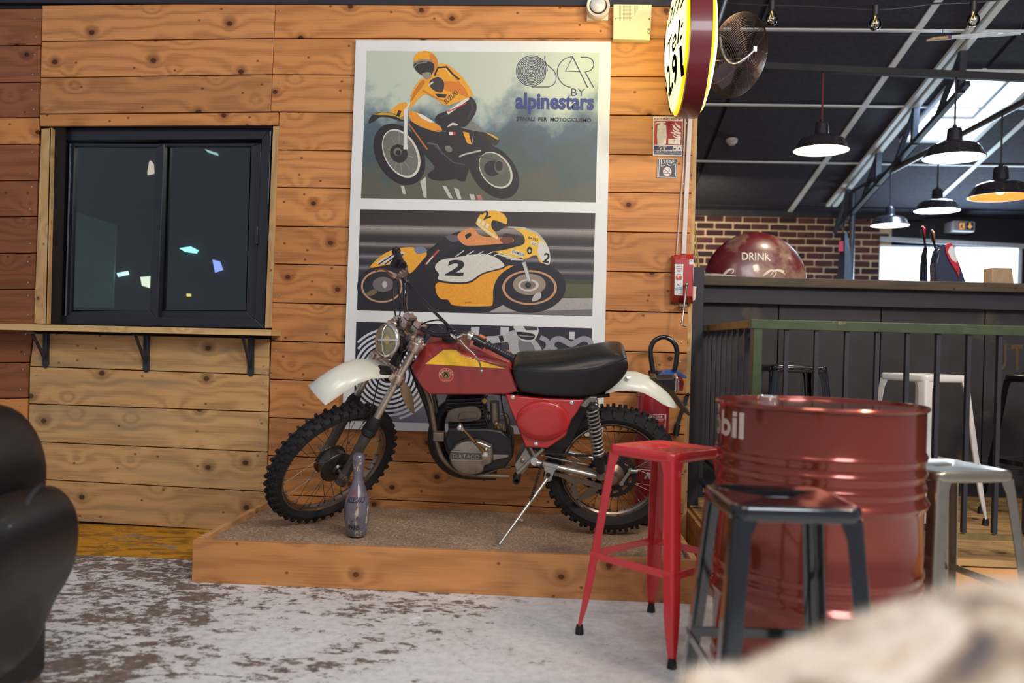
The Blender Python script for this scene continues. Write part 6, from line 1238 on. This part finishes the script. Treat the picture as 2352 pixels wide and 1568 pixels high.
# ---- steel railing
RYF=-.90; GRN=M('rail_green',(54,68,38),.4,var=.2,scale=20,coat=.2,dirt=((186,150,86),.66))
RDK=M('rail_dark',(36,34,42),.5,var=.15)
GRY=M('rail_brass',(120,98,50),.4,var=.25,scale=20)
crn=onY(1733,744,RYF); far=onX(1612,760,crn.x); far=V((crn.x,far.y,crn.z)); rz=crn.z
t=thing('steel_railing','green topped black steel railing around the bar seating','railing',(crn.x,RYF,DZ))
mb=MB(); mb.bar(V((crn.x-.02,RYF,rz)),V((5.0,RYF,rz)),.045,.040,up=(0,0,1)); mb.build('top_rail',GRN,t,smooth=0,bevel=.003)
mb=MB(); mb.bar(V((crn.x,RYF+.022,rz)),V((crn.x,far.y,rz)),.045,.034,up=(0,0,1)); mb.build('top_rail',GRY,t,smooth=0,bevel=.003)
mb=MB(); mb.box((crn.x+.012,RYF,(rz+DZ)/2-.01),(.036,.036,rz-DZ-.02)); mb.build('post',GRN,t,smooth=0,bevel=.002)
mb=MB(); mb.box((crn.x,far.y,(rz+DZ)/2-.01),(.05,.05,rz-DZ-.02)); mb.box((crn.x,far.y,DZ+.005),(.14,.10,.01)); mb.build('post',RDK,t,smooth=0,bevel=.002)
mb=MB(); mb.bar(V((crn.x,RYF,DZ+.10)),V((5.0,RYF,DZ+.10)),.03,.02,up=(0,0,1)); mb.build('bottom_rail',GRY,t,smooth=0)
for z_ in (DZ+.10,DZ+.24):
    mb=MB(); mb.bar(V((crn.x,RYF,z_)),V((crn.x,far.y,z_)),.03,.02,up=(0,0,1)); mb.build('bottom_rail',RDK,t,smooth=0)
x=crn.x+.13
while x<4.2:
    mb=MB(); mb.box((x,RYF,(rz+DZ+.1)/2),(.016,.022,rz-DZ-.13)); mb.build('baluster',RDK,t,smooth=0); x+=.1215
n=9
for k in range(1,n+1):
    y=RYF+(far.y-RYF)*k/(n+1); mb=MB(); mb.box((crn.x,y,(rz+DZ+.24)/2),(.022,.016,rz-DZ-.26)); mb.build('baluster',RDK,t,smooth=0)
# ---- stools
def stool(name,mat,footmat,label,H,x,y,rz_,z0=0.,F=.222,group='square metal bar stools',cb=.29):
    t=thing(name,label,'bar stool',(0,0,0),group); hs=.150
    def rsq(h,r,z,n=8):
        out=[]
        for q in range(4):
            cx=(h-r)*(1 if q in (0,3) else -1); cy=(h-r)*(1 if q in (0,1) else -1)
            for k in range(n): a=PI/2*q+PI/2*k/(n-1); out.append(V((cx+r*math.cos(a),cy+r*math.sin(a),z)))
        return out
    base=rsq(hs,.035,0)
    def slot(k,z): return [V((math.cos(math.atan2(p.y,p.x))*.040*k,math.sin(math.atan2(p.y,p.x))*.011*k,z)) for p in base]
    mb=MB(); mb.loft([slot(1.05,H-.012),slot(1.0,H-.007),slot(1.15,H-.005),rsq(hs-.020,.030,H-.0045),rsq(hs-.012,.033,H-.0008),rsq(hs-.006,.035,H-.0008),rsq(hs-.0015,.036,H-.005),rsq(hs,.036,H-.012),rsq(hs,.036,H-.026),rsq(hs-.0015,.036,H-.033),rsq(hs-.007,.035,H-.037),rsq(hs-.009,.034,H-.030),rsq(hs-.02,.03,H-.010)],cap=False); mb.build('seat',mat,t,smooth=50)
    for sx in (1,-1):
        for sy in (1,-1):
            def cpt(z): k=1-(z/(H-.028)); return (hs-.004+(F-hs)*k)
            def sec(z,w,th=.004):
                c=cpt(z); r=.012; o=[(c-w,c),(c-r,c)]+[(c-r+r*math.sin(a),c-r+r*math.cos(a)) for a in (.4,.8,1.2)]+[(c,c-r),(c,c-w),(c-th,c-w),(c-th,c-r-.002),(c-th-.004,c-th-.004),(c-r-.002,c-th),(c-w,c-th)]
                return [V((sx*a,sy*b,z)) for a,b in o]
            mb=MB(); mb.loft([sec(H-.028,.054),sec(H-.048,.050),sec(H-.070,.043),sec(H-.12,.042),sec(H*.5,.042),sec(.16,.038),sec(.09,.030),sec(.03,.019)]); lg=mb.build('leg',mat,t,smooth=40)
            c=cpt(.02); mb=MB(); mb.lathe([(.010,0),(.016,.002),(.015,.016),(.012,.034)],V((sx*(c-.010),sy*(c-.010),0)),(0,0,1),12); mb.build('rubber_foot',footmat,lg,smooth=40)
    c=(hs-.004+(F-hs)*(1-(cb/(H-.028))))-.003
    for a,b2 in (((c,c),(c,-c)),((c,-c),(-c,-c)),((-c,-c),(-c,c)),((-c,c),(c,c))):
        mb=MB(); mb.bar(V((*a,cb)),V((*b2,cb)),.006,.026,up=(0,0,1)); mb.build('crossbar',mat,t,smooth=0,bevel=.002)
    t.location=(x,y,z0); t.rotation_euler=(0,0,rz_); return t
REDP=M('stool_red',(206,50,54),.25,coat=.5,var=.03); BLKP=M('stool_black',(16,16,20),.12,coat=.8,var=.05); SILP=M('stool_steel',(158,148,132),.3,.92,var=.08); WHP=M('stool_white',(226,224,222),.3,var=.03,coat=.3)
stool('bar_stool',REDP,RUB,'glossy red metal bar stool in front of the rear wheel',.69,.392,-1.368,rad(45.5))
c=CAM+FX*2.035+RX*.650
stool('bar_stool',BLKP,RUB,'glossy black metal bar stool nearest the viewer beside the red drum',.70,c.x,c.y,rad(3.5),F=.205,cb=.31)
p1=onZ(2146,1084,.68); p2=onZ(2350,1081,.68); dd=(p2-p1).normalized(); nn=V((-dd.y,dd.x,0)); c=(p1+p2)/2+nn*.150; print('silver',(p2-p1).length,c)
stool('bar_stool',SILP,RUB,'bare steel bar stool standing right of the red drum',.68,c.x,c.y,math.atan2(dd.y,dd.x)+rad(-2))
c=onZ(2122,858,DZ+.75); print('white',c)
c=onY(2122,858,-.05); stool('bar_stool',WHP,RUB,'white metal bar stool behind the railing, its legs reaching above the drum',c.z-DZ,c.x,-.05,rad(25),DZ)
c=onY(1818,838,.22); stool('bar_stool',BLKP,RUB,'black bar stool behind the railing left of the white stool',c.z-DZ,c.x,.22,rad(3),DZ)
c=onY(2410,870,.05); stool('bar_stool',BLKP,RUB,'black bar stool at the right edge behind the railing',.74,c.x,.05,rad(20),DZ)
# ---- red drum
BD_=2.62; k=FPX/BD_; bcx=onP(1881,925,CAM+FX*BD_,FX); R=.309; HT=.890; t=thing('oil_drum','big glossy dark red oil drum used as a table','oil drum',(bcx.x,bcx.y,0)); o=V((bcx.x,bcx.y,0)); print('drum',o)
pf=[(R-.012,0),(R,.004),(R,.02),(R-.006,.024)]
def rib(z,h=.011,w=.016): return [(R-.007,z-w),(R-.007+h*.6,z-w*.5),(R-.007+h,z),(R-.007+h*.6,z+w*.5),(R-.007,z+w)]
for z,h in ((.10,.006),(.14,.006),(.322,.014),(.364,.006),(.402,.006),(.607,.014),(.652,.006),(.696,.007),(.742,.007)): pf+=rib(z,h,.016 if h<.01 else .024)
pf=sorted(pf,key=lambda q:q[1]); pf+=[(R-.007,HT-.03),(R-.007,HT-.016),(R,HT-.012),(R+.003,HT-.006),(R,HT),(R-.006,HT-.001),(R-.008,HT-.010),(R-.03,HT-.011),(.10,HT-.010),(.001,HT-.010)]
DRM=M('drum_red',(126,52,38),.18,.55,var=.05,scale=4,coat=.5)
mb=MB(); mb.lathe(pf,o,(0,0,1),96); mb.build('body',DRM,t,smooth=50)
bp_=onZ(1764,914,HT-.004); mb=MB(); mb.lathe([(.034,-.008),(.036,.004),(.033,.009),(.030,.006),(.004,.006)],bp_,(0,0,1),24); mb.build('bung',CHR,t,smooth=40)
bp_=onZ(1717,909,HT-.004); mb=MB(); mb.lathe([(.016,-.008),(.017,.003),(.004,.004)],bp_,(0,0,1),16); mb.build('bung',CHR,t,smooth=40)
vc=math.atan2(CAM.x-o.x,-(CAM.y-o.y))  # angle facing the camera from -y axis towards -x
def dr(a,z): a=rad(a)+math.atan2(CAM.x-o.x,o.y-CAM.y); rr=R-.0055; return o+V((math.sin(a)*rr,-math.cos(a)*rr,z))
mb=MB(); zb_,zt_=.783,.860; DC=(208,190,178)
def stripq(a0,a1,z0,z1):
    n=max(1,int(abs(a1-a0)/2)); 
    for i in range(n): u=a0+(a1-a0)*i/n; v=a0+(a1-a0)*(i+1)/n; mb.poly([dr(u,z0),dr(v,z0),dr(v,z1),dr(u,z1)],DC)
def annul(ca,cz,ra,rz2,ka,n=28,a0=0,a1=2*PI):
    for i in range(n):
        t0=a0+(a1-a0)*i/n; t1=a0+(a1-a0)*(i+1)/n; mb.poly([dr(ca+ra*math.cos(t0),cz+rz2*math.sin(t0)),dr(ca+ra*math.cos(t1),cz+rz2*math.sin(t1)),dr(ca+ra*ka*math.cos(t1),cz+rz2*ka*math.sin(t1)),dr(ca+ra*ka*math.cos(t0),cz+rz2*ka*math.sin(t0))],DC)
stripq(-46.2,-42.2,zb_,zt_); stripq(-52.3,-48.3,zb_,zt_-.018); stripq(-52.3,-48.3,zt_-.014,zt_); stripq(-66.5,-62.8,zb_+.004,zt_); annul(-60.3,zb_+.026,6.2,.026,.45)
annul(-75.5,zb_+.028,7.4,.030,.84); annul(-75.5,zb_+.028,5.0,.021,.72)
stripq(-90,-86,zb_,zt_); stripq(-112,-108,zb_,zt_)
for s in (0,1):
    for i in range(6): u=(-108+i*1.6) if s==0 else (-90-i*1.6); z1=zt_-i*.011; mb.poly([dr(u,z1),dr(u+1.7*(1 if s==0 else -1),z1-.011),dr(u+1.7*(1 if s==0 else -1),z1-.031),dr(u,z1-.02)],DC)
mb.build('lettering',fcol_mat('print_gloss'),t,smooth=0)
# ---- leather armchair, left foreground
LTH=M('black_leather',(17,17,21),.42,var=.15,scale=10,coat=.08,bmp=.05)
t=thing('leather_armchair','black leather armchair cut off at the left edge in the foreground','armchair',(onY(-60,1400,-2.3).x,-2.3,0))
def cushion(name,pts,Yf,Yb,rnd_=.08,parent=t):
    F=[V((p.x,0,p.z)) for p in (onY(x,y,Yb-rnd_) for x,y in pts)]; cen=sum(F,V((0,0,0)))/len(F)
    mb=MB(); rings=[]
    for y,k in ((Yf,.55),(Yf+.004,.80),(Yf+.03,.93),(Yf+rnd_,1.0),(Yb-rnd_,1.0),(Yb-.03,.93),(Yb,.6)): rings.append([V((cen.x+(p.x-cen.x)*k,y,cen.z+(p.z-cen.z)*k)) for p in F])
    mb.loft(rings); o=mb.build(name,LTH,parent,smooth=80); m_=o.modifiers.new('s','SUBSURF'); m_.levels=m_.render_levels=1; return o
cushion('backrest',[(-420,960),(-250,925),(-120,912),(0,916),(45,940),(82,985),(102,1040),(106,1090),(96,1180),(60,1300),(0,1400),(-120,1500),(-420,1560)],-2.42,-2.02)
cushion('armrest',[(52,1160),(72,1125),(98,1106),(122,1108),(148,1124),(168,1150),(178,1190),(177,1240),(168,1295),(148,1345),(120,1385),(100,1430),(78,1490),(48,1538),(0,1560),(-60,1560),(-40,1400),(20,1260)],-2.52,-2.10,.06)
cushion('seat',[(-420,1330),(-100,1330),(30,1345),(60,1400),(50,1560),(0,1700),(-420,1700)],-2.48,-1.9)
mb=MB(); mb.tube(smooth_path([onY(x,y,-2.505) for x,y in ((60,1158),(70,1138),(84,1122),(98,1112))]),.004,6); mb.build('piping',BLKS,t,smooth=50)
p=onY(-60,1560,-2.2); mb=MB(); mb.box((p.x-.12,-2.2,(p.z+.1)/2+.02),(.42,.40,p.z+.10)); mb.build('base',LTH,t,smooth=0,bevel=.03,seg=3)
for sx,sy in ((-.28,-2.35),(.03,-2.35),(-.28,-2.05),(.03,-2.05)):
    mb=MB(); mb.lathe([(.018,0),(.022,.05)],(p.x-.12+sx+.12,sy,0),(0,0,1),10); mb.build('leg',BLKM,t,smooth=35)
# ---- fur throw, right foreground (very near)
m,nt,bb=newmat('cowhide'); tc=N(nt,'ShaderNodeTexCoord'); n1=noise(nt,tc.outputs['Object'],9,4,.55,.6); n2=noise(nt,mapping(nt,tc.outputs['Object'],(1,1,1),(4,2,0)),120,3,.7)
c=ramp(nt,n1,[(.34,S(90,80,82)),(.43,S(186,164,140)),(.52,S(236,228,216)),(.62,S(228,216,200)),(.70,S(206,150,80))]); c=mixc(nt,.35,c,n2,'OVERLAY'); L(nt,c,bb.inputs['Base Color']); bb.inputs['Roughness'].default_value=.9; bb.inputs['Sheen Weight'].default_value=.3
FD=.66; fy=-CD+FD
sil=[(1620,1600),(1700,1563),(1800,1535),(1900,1500),(2000,1455),(2100,1412),(2200,1380),(2300,1360),(2400,1350),(2520,1348)]
mb=MB(); top=[onY(x,y+14,fy) for x,y in sil]; nx=len(top); rings=[]
NS=10
Ptop=smooth_path(top,8)
for p in Ptop:
    row=[]
    for k in range(NS+1):
        a=PI*(k/NS); rr=.13; row.append(V((p.x,p.y-math.cos(a)*rr*-1 if False else p.y+math.cos(a)*rr,p.z-.10+math.sin(a)*.10 )))
    row.append(V((p.x,p.y-.16,p.z-.5))); row.insert(0,V((p.x,p.y+.16,p.z-.5))); rings.append(row)
for r_ in rings:
    for i,q_ in enumerate(r_): r_[i]=q_+V((0,0,.012*mn.noise(q_*14)))
mb.loft(rings)
r2=random.Random(3)
for k in range(9000):
    r_=rings[r2.randrange(len(rings)-1)]; j=r2.randrange(2,len(r_)-2); u=r2.random(); q_=r_[j].lerp(r_[j+1],u)+V((r2.uniform(-.012,.012),0,0)); n_=V((r2.uniform(-.5,.3),math.cos(PI*(j-1+u)/NS)*.8,math.sin(PI*(j-1+u)/NS)*.6+.2)).normalized(); l=r2.uniform(.006,.014); w=V((.0006,.0006,0)); mb.add([q_-w-n_*.004,q_+w-n_*.004,q_+n_*l],[(0,1,2)])
# the throw lies over a padded chair back that stands on the floor
t=thing('chair_back','padded chair back draped with hide, blurred at the lower right','chair',(onY(2200,1500,fy).x,fy,0))
cx_=(rings[0][0].x+rings[-1][0].x)/2
mb.build('hide_cover',m,t,smooth=60)
zlow=min(q_.z for r_ in rings for q_ in r_); 
for sx in (-.12,.22):
    for sy in (-.11,.11):
        mb=MB(); mb.tube([V((cx_+sx,fy+sy,max(.05,zlow+.2))),V((cx_+sx,fy+sy,0))],[.018,.014],10); mb.build('leg',BLKM,t,smooth=40)
# paper scrap
c=onZ(955,1422,.002); mb=MB(); mb.add([c+V((-.022,-.008,0)),c+V((.0,-.004,.012)),c+V((.024,.002,.0)),c+V((.016,.014,.006)),c+V((-.010,.012,.001)),c+V((0,0,-.001))],[(0,1,5),(1,2,5),(2,3,5),(3,4,5),(4,0,5),(0,1,4),(1,2,3),(1,3,4)]); tag(mb.build('paper_scrap',M('paper',(220,220,222),.7),smooth=0),'crumpled scrap of white paper on the floor before the plinth','paper')
print('objects',len(bpy.data.objects))
